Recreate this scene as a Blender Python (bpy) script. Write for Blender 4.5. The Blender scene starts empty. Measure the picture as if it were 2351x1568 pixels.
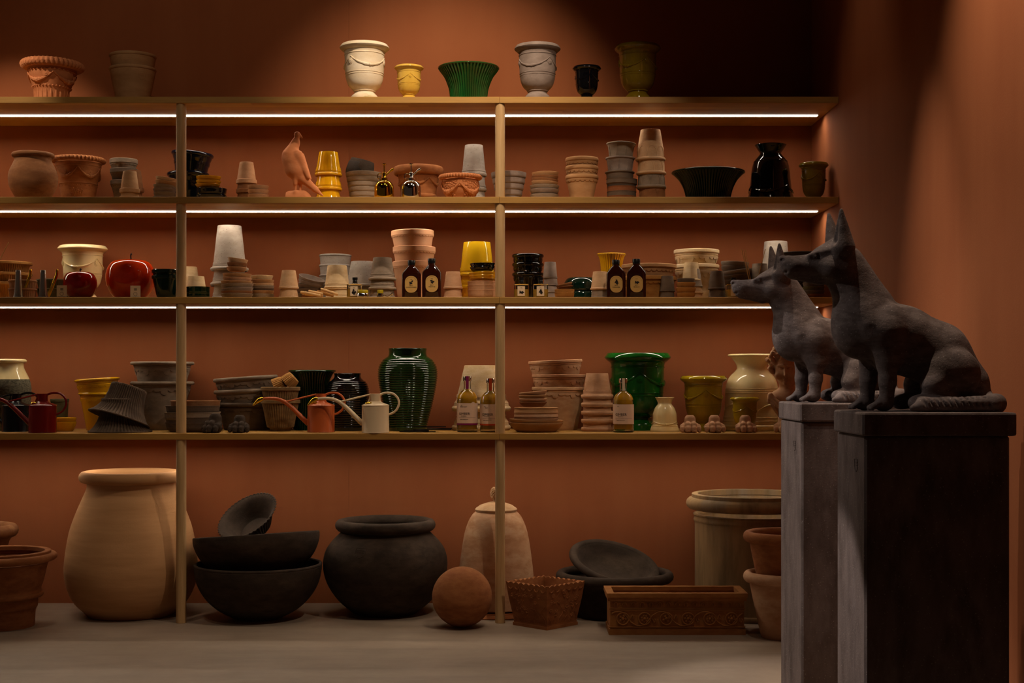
import bpy, math, random
import numpy as np
from mathutils import Matrix, Vector, Euler
random.seed(7); rng = np.random.default_rng(7)
scene = bpy.context.scene
COL = scene.collection
PI = math.pi
# ------------------------------------------------------------------ camera
F = 3265.0            # focal length in pixels of the 2351 px wide frame (50 mm lens)
EYE = 0.994           # lens height
cam = bpy.data.cameras.new('camera'); cam.lens = 50; cam.sensor_width = 36
cam.shift_y = 80 / 2351.0; cam.clip_start = 0.05
camo = bpy.data.objects.new('camera', cam); COL.objects.link(camo)
camo.location = (0, 0, EYE); camo.rotation_euler = (PI / 2, 0, 0)
scene.camera = camo
# ------------------------------------------------------------------ world, exposure
w = bpy.data.worlds.new('world'); scene.world = w; w.use_nodes = True
bg = w.node_tree.nodes['Background']; bg.inputs[0].default_value = (1, .62, .42, 1); bg.inputs[1].default_value = 0.030
scene.view_settings.view_transform = 'Standard'; scene.view_settings.look = 'None'
scene.view_settings.exposure = 0.0; scene.view_settings.gamma = 1; scene.view_settings.use_curve_mapping = False
# ------------------------------------------------------------------ lamps of the room (ceiling spots) and an added fill
LED_POWER = 43.0
WARM = (1.0, .80, .60); COOL = (1.0, .90, .82)
def spot(loc, aim, watts, ang, blend=.3, size=.02, col=WARM):
    l = bpy.data.lights.new('ceiling_or_fill_spot', 'SPOT'); l.energy = watts; l.spot_size = math.radians(ang)
    l.spot_blend = blend; l.shadow_soft_size = size; l.color = col
    o = bpy.data.objects.new('ceiling_or_fill_spot', l); COL.objects.link(o); o.location = loc
    o.rotation_euler = (Vector(aim) - Vector(loc)).to_track_quat('-Z', 'Y').to_euler()
SPOTS = [  # position, aim, watts, cone, blend
    ((-.15, 4.7, 3.2), (-.28, 6.0, 2.05), 112, 57, .85),      # pots in the middle of the top shelf
    ((-2.55, 4.9, 3.2), (-2.15, 6.0, 2.0), 85, 33, .6),        # left end of the top shelf
    ((-1.5, 3.6, 3.2), (-1.55, 5.8, .45), 14, 24, .15),         # left bays down to the jar
    ((.75, 4.2, 3.2), (-.15, 5.75, 1.3), 70, 50, .6),            # across the middle bays from the right
    ((-1.7, 4.75, 3.2), (-1.7, 4.72, 0), 30, 66, .9),           # downlights over the floor before the shelves
    ((-.5, 4.75, 3.2), (-.5, 4.72, 0), 30, 66, .9),
    ((.55, 4.75, 3.2), (.5, 4.75, 0), 22, 60, .9),
    ((-.9, 3.75, 3.1), (.86, 3.60, .02), 330, 11.5, .12, COOL),      # pedestals and dogs from the left
    ((-1.1, 4.75, 3.1), (.868, 4.42, .35), 210, 24, .5, COOL),
    ((-1.3, 3.6, 2.6), (.72, 3.9, 1.15), 62, 30, .8, COOL),
    ((.72, 4.5, 3.2), (1.33, 4.42, .45), 150, 27, 1.0),         # right wall washers
    ((.70, 3.65, 3.2), (1.36, 3.65, 1.6), 135, 62, .9),
    ((.9, 5.1, 3.2), (1.33, 5.5, 1.0), 8, 60, 1.0),
    ((-1.25, 4.5, 3.2), (-1.25, 6.1, 2.5), 15, 95, 1.0),       # added fill, no real lamp: soft wash lifting the upper wall
]
for p_, a_, w_, g_, b_, *c_ in SPOTS: spot(p_, a_, w_, g_, b_, col=c_[0] if c_ else WARM)

# ------------------------------------------------------------------ materials
def lin(h):
    h = h.lstrip('#'); c = [int(h[i:i + 2], 16) / 255 for i in (0, 2, 4)]
    return tuple(x / 12.92 if x <= .04045 else ((x + .055) / 1.055) ** 2.4 for x in c) + (1,)
def newmat(name):
    m = bpy.data.materials.new(name); m.use_nodes = True; nt = m.node_tree
    return m, nt, nt.nodes['Principled BSDF']
def N(nt, t, **k):
    n = nt.nodes.new(t)
    for a, b in k.items():
        if a in n.inputs: n.inputs[a].default_value = b
        else: setattr(n, a, b)
    return n
def mix(nt, fac, a, b):
    n = nt.nodes.new('ShaderNodeMix'); n.data_type = 'RGBA'
    for s, v in ((0, fac), (6, a), (7, b)):
        if hasattr(v, 'links') or hasattr(v, 'is_linked'): nt.links.new(v, n.inputs[s])
        else: n.inputs[s].default_value = v
    return n.outputs[2]
def ramp(nt, src, a, b, ca=(0, 0, 0, 1), cb=(1, 1, 1, 1)):
    r = nt.nodes.new('ShaderNodeValToRGB'); r.color_ramp.elements[0].position = a; r.color_ramp.elements[1].position = b
    r.color_ramp.elements[0].color = ca; r.color_ramp.elements[1].color = cb
    nt.links.new(src, r.inputs[0]); return r.outputs[0]
def coords(nt, scale=(1, 1, 1)):
    tc = nt.nodes.new('ShaderNodeTexCoord'); mp = nt.nodes.new('ShaderNodeMapping'); mp.inputs['Scale'].default_value = scale
    nt.links.new(tc.outputs['Object'], mp.inputs[0]); return mp.outputs[0]
def noise(nt, vec, sc, det=4, rough=.6):
    n = N(nt, 'ShaderNodeTexNoise', Scale=sc, Detail=det, Roughness=rough); nt.links.new(vec, n.inputs['Vector']); return n.outputs[0]
def bump(nt, b, h, st, dist=.002):
    n = N(nt, 'ShaderNodeBump', Strength=st, Distance=dist); nt.links.new(h, n.inputs['Height']); nt.links.new(n.outputs[0], b.inputs['Normal'])
MATS = {}
def clay(name, c1, c2, rough=.88, sc=14, speck=None, bs=.35, ax=(1, 1, 2.2), bloom=None, bt=(.5, .72)):
    m, nt, b = newmat(name); v = coords(nt, ax)
    f = ramp(nt, noise(nt, v, sc), .36, .66)
    c = mix(nt, f, lin(c1), lin(c2))
    if bloom:
        c = mix(nt, ramp(nt, noise(nt, v, sc * .45, 6, .7), *bt), c, lin(bloom))
    if speck:
        vo = N(nt, 'ShaderNodeTexVoronoi', Scale=95.0); nt.links.new(coords(nt), vo.inputs['Vector'])
        c = mix(nt, ramp(nt, vo.outputs[0], .10, .16, (.75, .75, .75, 1), (0, 0, 0, 1)), c, lin(speck))
    nt.links.new(c, b.inputs['Base Color']); b.inputs['Roughness'].default_value = rough
    b.inputs['Specular IOR Level'].default_value = .25
    bump(nt, b, noise(nt, coords(nt), 180, 5, .7), bs, .0015)
    MATS[name] = m; return m
def glaze(name, c1, c2, rough=.08, sc=9, coat=.0, spec=.5):
    m, nt, b = newmat(name)
    c = mix(nt, ramp(nt, noise(nt, coords(nt, (1, 1, .5)), sc, 5), .35, .7), lin(c1), lin(c2))
    nt.links.new(c, b.inputs['Base Color']); b.inputs['Roughness'].default_value = rough
    b.inputs['Specular IOR Level'].default_value = spec; b.inputs['Coat Weight'].default_value = coat
    bump(nt, b, noise(nt, coords(nt), 22, 2), .12, .003)
    MATS[name] = m; return m
def flat(name, c, rough=.5, metal=0., spec=.4, trans=0., ior=1.45, emit=None, es=0.):
    m, nt, b = newmat(name); b.inputs['Base Color'].default_value = lin(c); b.inputs['Roughness'].default_value = rough
    b.inputs['Metallic'].default_value = metal; b.inputs['Specular IOR Level'].default_value = spec
    b.inputs['Transmission Weight'].default_value = trans; b.inputs['IOR'].default_value = ior
    if emit: b.inputs['Emission Color'].default_value = emit; b.inputs['Emission Strength'].default_value = es
    MATS[name] = m; return m
clay('terra', '#b87548', '#a36136', sc=12); clay('terra_dark', '#84512f', '#704226'); clay('terra_lit', '#c98357', '#b87045')
clay('terra_brown', '#8a5c38', '#74492a', bloom='#98704e'); clay('rose', '#dcab86', '#cf9970', sc=6); clay('rose_pale', '#bf9370', '#ab7c58', bloom='#c9a685')
clay('beige', '#c6a27c', '#b28a62', bloom='#d2b394'); clay('sand', '#b3895f', '#9a7048', sc=8); clay('cream_clay', '#d6bd96', '#c3a273', bloom='#dfcba8', bs=.5)
clay('jar_beige', '#c9996a', '#b98a5c', sc=3, ax=(1, 1, 9), bs=.25); clay('grey', '#8b7a69', '#736353', bloom='#9a8978'); clay('grey_dark', '#665546', '#524337')
clay('grey_violet', '#8a7a70', '#75655b'); clay('charcoal', '#5b4a44', '#483934', bs=.6); clay('anthracite', '#42352b', '#30261e', bs=.5, bloom='#4f4033')
clay('white_concrete', '#aa9f94', '#998d81', speck='#5a4c42', bloom='#b8aea3'); clay('weathered', '#a3835c', '#7a6344', sc=8, ax=(2, 2, .4), bloom='#93816c'); clay('grey_concrete', '#a39a92', '#8f857d', speck='#5a4f49', bloom='#b1a89f')
clay('brown_ribbed', '#836843', '#6a5030', sc=20); clay('straw', '#b58347', '#96662f', sc=30, ax=(1, 1, .2)); clay('ochre_clay', '#a8753a', '#8b5c28')
clay('mossy_cream', '#efe0c6', '#e0c8a2', sc=9, bloom='#9a9450', bt=(.56, .66)); clay('pebble', '#6f6a55', '#3d382c', sc=90, bs=1.0)
clay('statue', '#695c59', '#4f4441', sc=30, bs=.9, bloom='#7b6f6b', speck='#948884'); clay('pedestal', '#6c5e5a', '#4f433f', sc=9, bs=.8, bloom='#7d706e', speck='#91867f', ax=(1.7, 1.7, .65))
clay('cotto', '#9d643a', '#86502b', sc=20); clay('planter_ochre', '#a9743f', '#94602f', sc=16); clay('olive_clay', '#5b5436', '#494326'); clay('black_clay', '#3a3430', '#2b2623')
glaze('yellow', '#d8a312', '#c48b0c'); glaze('yellow_bright', '#e0b51c', '#d2a414'); glaze('yellow_pale', '#dcb654', '#c99b35', .12)
glaze('olive', '#8c7318', '#6d5810', .1); glaze('olive_bright', '#a78b12', '#7f690f', .08); glaze('green', '#145c1c', '#0b3a0e', .07); glaze('green_worn', '#0e5020', '#34401e', .1, sc=14); glaze('green_dark', '#0a3316', '#051d0c', .08)
glaze('green_vase', '#1c3b18', '#102408', .1); glaze('black', '#08080b', '#050507', .06); glaze('navy', '#0a1426', '#070d18', .06)
glaze('cream', '#e6d3a2', '#d6bd83', .1); glaze('red', '#9c0d06', '#7c0604', .05); glaze('orange_red', '#d03c0c', '#a81c06', .05)
glaze('green_black', '#0c2a20', '#071a14', .1)
flat('enamel_orange', '#b4582a', .35); flat('enamel_cream', '#d8c09c', .35); flat('enamel_red', '#74100b', .25); flat('enamel_black', '#0b0c10', .25)
flat('brass', '#d2a63c', .14, 1.); flat('chrome', '#c9c6c4', .08, 1.); flat('silver', '#b5b0aa', .25, .9); flat('gold', '#c9a52c', .08, 1.)
flat('iron', '#17161a', .45, .6); flat('cap_black', '#0c0b0d', .35); flat('paper', '#d9c3a4', .8); flat('paper_tan', '#c29a55', .7); flat('paper_pink', '#d3b39a', .75)
flat('ink', '#1a1310', .8); flat('plum', '#7a1248', .6); flat('label_orange', '#b8420f', .6); flat('red_paint', '#9d1410', .3); flat('mustard', '#c18b16', .3)
flat('amber_glass', '#2a0d05', .04, 0, .6); flat('clear_glass', '#f2f4ee', .02, 0, .5, 1.0, 1.45); flat('syrup', '#c08a0a', .2); flat('oil', '#c69a3c', .05, 0, .5, .0)
flat('stem', '#1a0b06', .6); flat('sticks', '#d9b077', .6); flat('reed', '#a87a3c', .7); flat('alu', '#8f8a84', .35, 1.); flat('cork', '#9c6a3a', .8)
flat('lid_yellow', '#a9971a', .4)
flat('led', '#ffffff', .5, emit=(1.0, .83, .64, 1), es=LED_POWER)
flat('led_side', '#ffffff', .5, emit=(1.0, .88, .76, 1), es=2.6)

def wood_mat():
    m, nt, b = newmat('oak_board'); v = coords(nt)
    # finger-jointed lamellas: bricks of slightly different tone, plus grain
    sep = nt.nodes.new('ShaderNodeSeparateXYZ'); nt.links.new(v, sep.inputs[0])
    comb = nt.nodes.new('ShaderNodeCombineXYZ'); nt.links.new(sep.outputs[0], comb.inputs[0]); nt.links.new(sep.outputs[1], comb.inputs[1])
    br = N(nt, 'ShaderNodeTexBrick', Scale=1.0); br.inputs['Brick Width'].default_value = .42; br.inputs['Row Height'].default_value = .042
    br.inputs['Mortar Size'].default_value = .0006; br.inputs['Color1'].default_value = (0, 0, 0, 1); br.inputs['Color2'].default_value = (1, 1, 1, 1); br.inputs['Mortar'].default_value = (.2, .2, .2, 1)
    nt.links.new(comb.outputs[0], br.inputs['Vector'])
    c = mix(nt, br.outputs[0], lin('#ac7e36'), lin('#c69a4a'))
    g = noise(nt, coords(nt, (3, 60, 60)), 3, 5)
    c = mix(nt, ramp(nt, g, .35, .75, (0, 0, 0, 1), (.5, .5, .5, 1)), c, lin('#8f6230'))
    nt.links.new(c, b.inputs['Base Color']); b.inputs['Roughness'].default_value = .55
    MATS['oak'] = m
    m2, nt, b = newmat('oak_post'); g = noise(nt, coords(nt, (40, 40, 2.5)), 3, 5)
    c = mix(nt, ramp(nt, g, .3, .75), lin('#c7a271'), lin('#b08a58')); nt.links.new(c, b.inputs['Base Color']); b.inputs['Roughness'].default_value = .6
    MATS['oak_post'] = m2
wood_mat()
def wall_mat():
    m, nt, b = newmat('terracotta_plaster'); v = coords(nt)
    c = mix(nt, ramp(nt, noise(nt, v, 1.3, 5), .3, .7), lin('#9b5b37'), lin('#8f5130'))
    c = mix(nt, ramp(nt, noise(nt, coords(nt, (1, 1, .12)), 5, 3), .4, .7, (0, 0, 0, 1), (.5, .5, .5, 1)), c, lin('#a1623d'))
    nt.links.new(c, b.inputs['Base Color']); b.inputs['Roughness'].default_value = .9; b.inputs['Specular IOR Level'].default_value = .2
    bump(nt, b, noise(nt, v, 220, 3), .25, .001); MATS['wall'] = m
    m, nt, b = newmat('polished_concrete'); v = coords(nt)
    c = mix(nt, ramp(nt, noise(nt, v, 2.2, 8, .65), .3, .7), lin('#a3917f'), lin('#8b7a69'))
    c = mix(nt, ramp(nt, noise(nt, coords(nt, (.6, 3, 1)), 3, 6), .45, .75, (0, 0, 0, 1), (.5, .5, .5, 1)), c, lin('#75665a'))
    nt.links.new(c, b.inputs['Base Color'])
    r = ramp(nt, noise(nt, v, 5, 6), .2, .8, (.38, .38, .38, 1), (.6, .6, .6, 1)); nt.links.new(r, b.inputs['Roughness'])
    b.inputs['Specular IOR Level'].default_value = .35; bump(nt, b, noise(nt, v, 60, 4), .06, .001); MATS['floor'] = m
    flat('ceiling', '#4a2a20', .9)
wall_mat()

# ------------------------------------------------------------------ mesh tools
class G:
    def __init__(s): s.v = []; s.f = []; s.n = 0
    def add(s, v, f):
        v = np.asarray(v, float); s.v.append(v); b = s.n
        s.f += [tuple(i + b for i in q) for q in f]; s.n += len(v); return s
    def box(s, lo, hi, bev=0):
        x0, y0, z0 = lo; x1, y1, z1 = hi
        v = [(x0, y0, z0), (x1, y0, z0), (x1, y1, z0), (x0, y1, z0), (x0, y0, z1), (x1, y0, z1), (x1, y1, z1), (x0, y1, z1)]
        return s.add(v, [(0, 3, 2, 1), (4, 5, 6, 7), (0, 1, 5, 4), (1, 2, 6, 5), (2, 3, 7, 6), (3, 0, 4, 7)])
    def mesh(s, name='mesh', angle=38, smooth=True):
        me = bpy.data.meshes.new(name); me.from_pydata(np.concatenate(s.v).tolist(), [], s.f)
        if smooth:
            me.polygons.foreach_set('use_smooth', [True] * len(me.polygons)); me.set_sharp_from_angle(angle=math.radians(angle))
        me.update(); return me
def lathe(g, prof, seg=64, closed=False, disp=None, sx=1., sy=1.):
    th = np.arange(seg) * 2 * PI / seg - PI / 2
    c, s_ = np.cos(th), np.sin(th); rings = []; verts = []; n = 0
    for r, z in prof:
        if r < 1e-5 and not closed: verts.append([[0, 0, z]]); rings.append((n, 1)); n += 1
        else:
            rr = np.full(seg, r, float)
            if disp is not None: rr = rr + disp(th, r, z)
            verts.append(np.stack([rr * c * sx, rr * s_ * sy, np.full(seg, z)], 1)); rings.append((n, seg)); n += seg
    f = []; L = len(rings)
    for i in range(L if closed else L - 1):
        (a, na), (b, nb) = rings[i], rings[(i + 1) % L]
        for j in range(seg):
            k = (j + 1) % seg
            if na == 1 and nb == 1: break
            if na == 1: f.append((a, b + k, b + j))
            elif nb == 1: f.append((a + j, a + k, b))
            else: f.append((a + j, a + k, b + k, b + j))
    return g.add(np.concatenate([np.asarray(q, float) for q in verts]), f)
def tube(g, pts, rad, n=8, caps=True, sq=1.0):
    pts = np.asarray(pts, float); m = len(pts)
    rad = np.full(m, rad, float) if np.isscalar(rad) else np.asarray(rad, float)
    T = np.gradient(pts, axis=0); T /= np.linalg.norm(T, axis=1)[:, None] + 1e-12
    up = np.array([0, 0, 1.]) if abs(T[0][2]) < .9 else np.array([1., 0, 0])
    u = np.cross(up, T[0]); u /= np.linalg.norm(u); v = []; 
    for i in range(m):
        u = u - T[i] * np.dot(u, T[i]); u /= np.linalg.norm(u) + 1e-12; w_ = np.cross(T[i], u)
        for k in range(n):
            a = 2 * PI * k / n; v.append(pts[i] + rad[i] * (math.cos(a) * u + math.sin(a) * w_ * sq))
    f = [(i * n + k, i * n + (k + 1) % n, (i + 1) * n + (k + 1) % n, (i + 1) * n + k) for i in range(m - 1) for k in range(n)]
    if caps: f += [tuple(range(n))[::-1], tuple((m - 1) * n + k for k in range(n))]
    return g.add(v, f)
def spline(P, n=8):
    P = np.asarray(P, float); Q = np.vstack([2 * P[0] - P[1], P, 2 * P[-1] - P[-2]]); out = []
    for i in range(1, len(Q) - 2):
        for t in np.arange(n) / n:
            a, b, c, d = Q[i - 1], Q[i], Q[i + 1], Q[i + 2]
            out.append(.5 * (2 * b + (c - a) * t + (2 * a - 5 * b + 4 * c - d) * t * t + (3 * b - a - 3 * c + d) * t ** 3))
    out.append(P[-1]); return np.array(out)
def ball(g, c, r, n=8, m=5, sc=(1, 1, 1)):
    pr = [(math.sin(PI * i / m) * 1., -math.cos(PI * i / m)) for i in range(m + 1)]
    h = G(); lathe(h, [(0, -1)] + pr[1:-1] + [(0, 1)], n); v = h.v[0] * np.array(sc) * r + np.array(c)
    return g.add(v, h.f)
def obj(name, me, mat, parent=None, loc=None, rot=None, kind=None):
    if isinstance(me, G): me = me.mesh(name)
    if mat and not me.materials: me.materials.append(MATS[mat] if isinstance(mat, str) else mat)
    o = bpy.data.objects.new(name, me); COL.objects.link(o)
    if parent: o.parent = parent
    if loc is not None: o.location = loc
    if rot is not None: o.rotation_euler = rot
    if kind: o['kind'] = kind
    return o
def tag(o, label, cat, group=None):
    o['label'] = label; o['category'] = cat
    if group: o['group'] = group
    return o
def put(parts, name, label, cat, loc, rot=(0, 0, 0), group=None, mat=None):
    """parts: [(part name, mesh, material[, index of the parent part])]; one part -> the thing is that mesh, else an Empty with children"""
    loc = (loc[0], loc[1], loc[2] + .0004)          # rests on its support without cutting into it
    if len(parts) == 1:
        o = obj(name, parts[0][1], parts[0][2], loc=loc, rot=rot)
        if mat and mat != parts[0][2]: o.material_slots[0].link = 'OBJECT'; o.material_slots[0].material = MATS[mat]
        return tag(o, label, cat, group)
    r = bpy.data.objects.new(name, None); COL.objects.link(r); r.location = loc; r.rotation_euler = rot; r.empty_display_size = .03
    tag(r, label, cat, group); made = []
    for p in parts:
        o = obj(p[0], p[1], p[2], parent=(made[p[3]] if len(p) > 3 else r)); made.append(o)
        if mat and p[2] == parts[0][2] and mat != p[2]: o.material_slots[0].link = 'OBJECT'; o.material_slots[0].material = MATS[mat]
    return r
def text_mesh(s, size, extr=.0002):
    cu = bpy.data.curves.new('lettering', 'FONT'); cu.body = s; cu.size = size; cu.extrude = extr; cu.align_x = 'CENTER'; cu.resolution_u = 2
    o = bpy.data.objects.new('lettering', cu); COL.objects.link(o); dg = bpy.context.evaluated_depsgraph_get()
    me = o.evaluated_get(dg).to_mesh(); v = np.empty(len(me.vertices) * 3); me.vertices.foreach_get('co', v)
    f = [tuple(p.vertices) for p in me.polygons]; v = v.reshape(-1, 3); v = np.stack([v[:, 0], -v[:, 2], v[:, 1]], 1)   # upright, facing -Y
    o.evaluated_get(dg).to_mesh_clear(); bpy.data.objects.remove(o); bpy.data.curves.remove(cu)
    return v, f

# ------------------------------------------------------------------ implicit sculpting (one continuous skin from blended volumes)
def sculpt(prims, lo, hi, h):
    lo = np.array(lo, float); n = np.ceil((np.array(hi) - lo) / h).astype(int) + 1
    ax = [lo[i] + h * np.arange(n[i]) for i in range(3)]
    D = np.full(n, 1.0, np.float32)
    for p in prims:
        kind, k, op = p[0], p[-2], p[-1]
        if kind == 'cap':
            a, b, ra, rb = np.array(p[1], float), np.array(p[2], float), p[3], p[4]; ext = max(ra, rb) + k * 1.5 + 3 * h
            mn, mx = np.minimum(a, b) - ext, np.maximum(a, b) + ext
        else:
            c, R = np.array(p[1], float), np.array(p[2], float); ext = max(R) + k * 1.5 + 3 * h; mn, mx = c - ext, c + ext
        i0 = np.clip(((mn - lo) / h).astype(int), 0, n - 1); i1 = np.clip(((mx - lo) / h).astype(int) + 2, 1, n)
        if (i1 <= i0).any(): continue
        sl = tuple(slice(i0[q], i1[q]) for q in range(3))
        X = ax[0][sl[0]][:, None, None]; Y = ax[1][sl[1]][None, :, None]; Z = ax[2][sl[2]][None, None, :]
        if kind == 'cap':
            d = b - a; L = max(d @ d, 1e-12)
            t = np.clip(((X - a[0]) * d[0] + (Y - a[1]) * d[1] + (Z - a[2]) * d[2]) / L, 0, 1)
            v = np.sqrt((X - a[0] - t * d[0]) ** 2 + (Y - a[1] - t * d[1]) ** 2 + (Z - a[2] - t * d[2]) ** 2) - (ra + (rb - ra) * t)
        else:
            x, y, z = X - c[0], Y - c[1], Z - c[2]
            if len(p) > 5 and p[3]:                       # pitch about Y axis, radians
                ca, sa = math.cos(p[3]), math.sin(p[3]); x, z = ca * x + sa * z, -sa * x + ca * z
            k0 = np.sqrt((x / R[0]) ** 2 + (y / R[1]) ** 2 + (z / R[2]) ** 2); k1 = np.sqrt((x / R[0] ** 2) ** 2 + (y / R[1] ** 2) ** 2 + (z / R[2] ** 2) ** 2)
            v = k0 * (k0 - 1) / (k1 + 1e-9)
        c_ = D[sl]
        if op == 'add':
            q = np.maximum(k - np.abs(c_ - v), 0) / k; D[sl] = np.minimum(c_, v) - q * q * k * .25
        else:
            q = np.maximum(k - np.abs(c_ + v), 0) / k; D[sl] = np.maximum(c_, -v) + q * q * k * .25
    ins = D < 0
    cell = np.zeros(n - 1, np.int8)
    for i in (0, 1):
        for j in (0, 1):
            for l in (0, 1): cell += ins[i:n[0] - 1 + i, j:n[1] - 1 + j, l:n[2] - 1 + l]
    act = (cell > 0) & (cell < 8); idx = -np.ones(n - 1, np.int64); A = np.argwhere(act); idx[act] = np.arange(len(A))
    acc = np.zeros((len(A), 3)); cnt = np.zeros(len(A))
    cr = [(i, j, l) for i in (0, 1) for j in (0, 1) for l in (0, 1)]
    for a in cr:
        for q in range(3):
            if a[q] == 1: continue
            b = list(a); b[q] = 1; pa, pb = A + np.array(a), A + np.array(b)
            va, vb = D[tuple(pa.T)].astype(float), D[tuple(pb.T)].astype(float); m_ = (va < 0) != (vb < 0)
            t = np.where(m_, va / (va - vb + 1e-20), 0); P = pa + t[:, None] * (np.array(b) - np.array(a))
            acc[m_] += P[m_]; cnt[m_] += 1
    V = lo + h * acc / cnt[:, None]; faces = []
    for q in range(3):
        u, w_ = [(1, 2), (2, 0), (0, 1)][q]
        s0 = [slice(None)] * 3; s1 = [slice(None)] * 3; s0[q] = slice(0, n[q] - 1); s1[q] = slice(1, n[q])
        ch = ins[tuple(s0)] != ins[tuple(s1)]; E = np.argwhere(ch); E = E[(E[:, u] > 0) & (E[:, w_] > 0) & (E[:, u] < n[u] - 1) & (E[:, w_] < n[w_] - 1)]
        o1 = np.zeros(3, int); o1[u] = 1; o2 = np.zeros(3, int); o2[w_] = 1
        quad = np.stack([idx[tuple((E - o1 - o2).T)], idx[tuple((E - o2).T)], idx[tuple(E.T)], idx[tuple((E - o1).T)]], 1)
        fl = ins[tuple(E.T)]; quad[~fl] = quad[~fl][:, ::-1]; faces.append(quad)
    Fq = np.concatenate(faces); Fq = Fq[(Fq >= 0).all(1)]
    return V, Fq.tolist()
def smooth_mesh(V, Fq, name, it=2):
    if it:
        e = np.array(Fq); a = np.concatenate([e[:, i] for i in range(4)]); b = np.concatenate([e[:, (i + 1) % 4] for i in range(4)])
        for _ in range(it):
            S = np.zeros_like(V); c = np.zeros(len(V)); np.add.at(S, a, V[b]); np.add.at(c, a, 1); np.add.at(S, b, V[a]); np.add.at(c, b, 1)
            V = V * .4 + .6 * S / np.maximum(c, 1)[:, None]
    me = bpy.data.meshes.new(name); me.from_pydata(V.tolist(), [], Fq); me.polygons.foreach_set('use_smooth', [True] * len(me.polygons)); me.update(); return me
# ------------------------------------------------------------------ the room
DF = 5.714; WALL_Y = 6.234; WALL_X = 1.3125
TOPS = {1: 2.1175, 2: 1.715, 3: 1.3125, 4: 0.765, 0: 0.0}
def slab(name, lo, hi, mat):
    return obj(name, G().box(lo, hi).mesh(name, smooth=False), mat, kind='structure')
slab('floor', (-3.6, -.6, -.1), (WALL_X + .1, WALL_Y + .1, 0), 'floor')
XJ = (801 - 1175.5) * WALL_Y / F
wb = bpy.data.objects.new('wall_back', None); COL.objects.link(wb); wb['kind'] = 'structure'
obj('wall_panel', G().box((-3.6, WALL_Y, 0), (XJ - .0003, WALL_Y + .1, 3.3)).mesh('wall_panel', smooth=False), 'wall', wb)
obj('wall_panel', G().box((XJ + .0003, WALL_Y, 0), (WALL_X, WALL_Y + .1, 3.3)).mesh('wall_panel', smooth=False), 'wall', wb)
slab('wall_right', (WALL_X, -.6, 0), (WALL_X + .1, WALL_Y + .1, 3.3), 'wall')
slab('ceiling', (-3.6, -.6, 3.3), (WALL_X + .1, WALL_Y + .1, 3.4), 'ceiling')
# ------------------------------------------------------------------ the shelving unit
unit = bpy.data.objects.new('shelving_unit', None); COL.objects.link(unit); unit.location = (0, DF, 0)
tag(unit, 'long oak shelving unit of four boards on round posts with lit undersides', 'shelving')
XB = (1147 - 1175.5) * DF / F
def bevbox(lo, hi, b=.0015):
    g = G(); x0, y0, z0 = lo; x1, y1, z1 = hi; s = [(y0 + b, z0), (y1, z0), (y1, z1), (y0 + b, z1), (y0, z1 - b), (y0, z0 + b)]
    v = [(x0, y, z) for y, z in s] + [(x1, y, z) for y, z in s]; n = 6
    return g.add(v, [tuple(range(n)), tuple(range(2 * n - 1, n - 1, -1))] + [(i, i + n, (i + 1) % n + n, (i + 1) % n) for i in range(n)])
for k in (1, 2, 3, 4):
    z = TOPS[k]
    for x0, x1 in ((-3.3, XB - .0006), (XB + .0006, WALL_X - .001)):
        obj('shelf_board', bevbox((x0, 0, z - .0262), (x1, .518, z)).mesh('shelf_board', smooth=False), 'oak', unit)
    ly = .252
    g = G(); h = .003; x0, x1 = -3.25, WALL_X - .03
    # aluminium channel; back fin added to keep light off wall tops, diffuser faces down
    st = obj('light_strip', G().box((x0, ly + .011, z - .0262 - h - .0035), (x1, ly + .0135, z - .0262)).box((x0, ly - .0055, z - .0270), (x1, ly + .011, z - .0262))
             .box((x1, ly - .004, z - .0262 - h - .001), (x1 + .003, ly + .0135, z - .0262)).mesh('light_strip', smooth=False), 'alu', unit)
    a, b_, z0 = ly - .0055, ly + .0108, z - .0270
    pr = [(b_, z0), (b_, z0 - h), (a + .001, z0 - h), (a, z0 - h + .001), (a, z0)]
    v = [(x0, y, q) for y, q in pr] + [(x1, y, q) for y, q in pr]; n = 5
    dm = (G().add(v, [tuple(range(n)), tuple(range(2 * n - 1, n - 1, -1))] + [(i, i + n, (i + 1) % n + n, (i + 1) % n) for i in range(n)])).mesh('diffuser', smooth=False)
    dm.materials.append(MATS['led']); dm.materials.append(MATS['led_side'])
    for q_, p_ in enumerate(dm.polygons): p_.material_index = 0 if q_ == 3 else 1
    obj('diffuser', dm, None, st)
for px, r in ((-331, .0202), (413.8, .0202), (1148, .0198)):
    x = (px - 1175.5) * 1.752e-3
    zz = [0] + [q for k in (4, 3, 2, 1) for q in (TOPS[k] - .0262, TOPS[k])][:-1]
    for i in range(0, 8, 2):
        g = G(); lathe(g, [(0, zz[i]), (r - .001, zz[i]), (r, zz[i] + .001), (r, zz[i + 1] - .001), (r - .001, zz[i + 1]), (0, zz[i + 1])], 40)
        me = g.mesh('post'); o = obj('post', me, 'oak_post', unit, loc=(x, .0235, 0))

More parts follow.
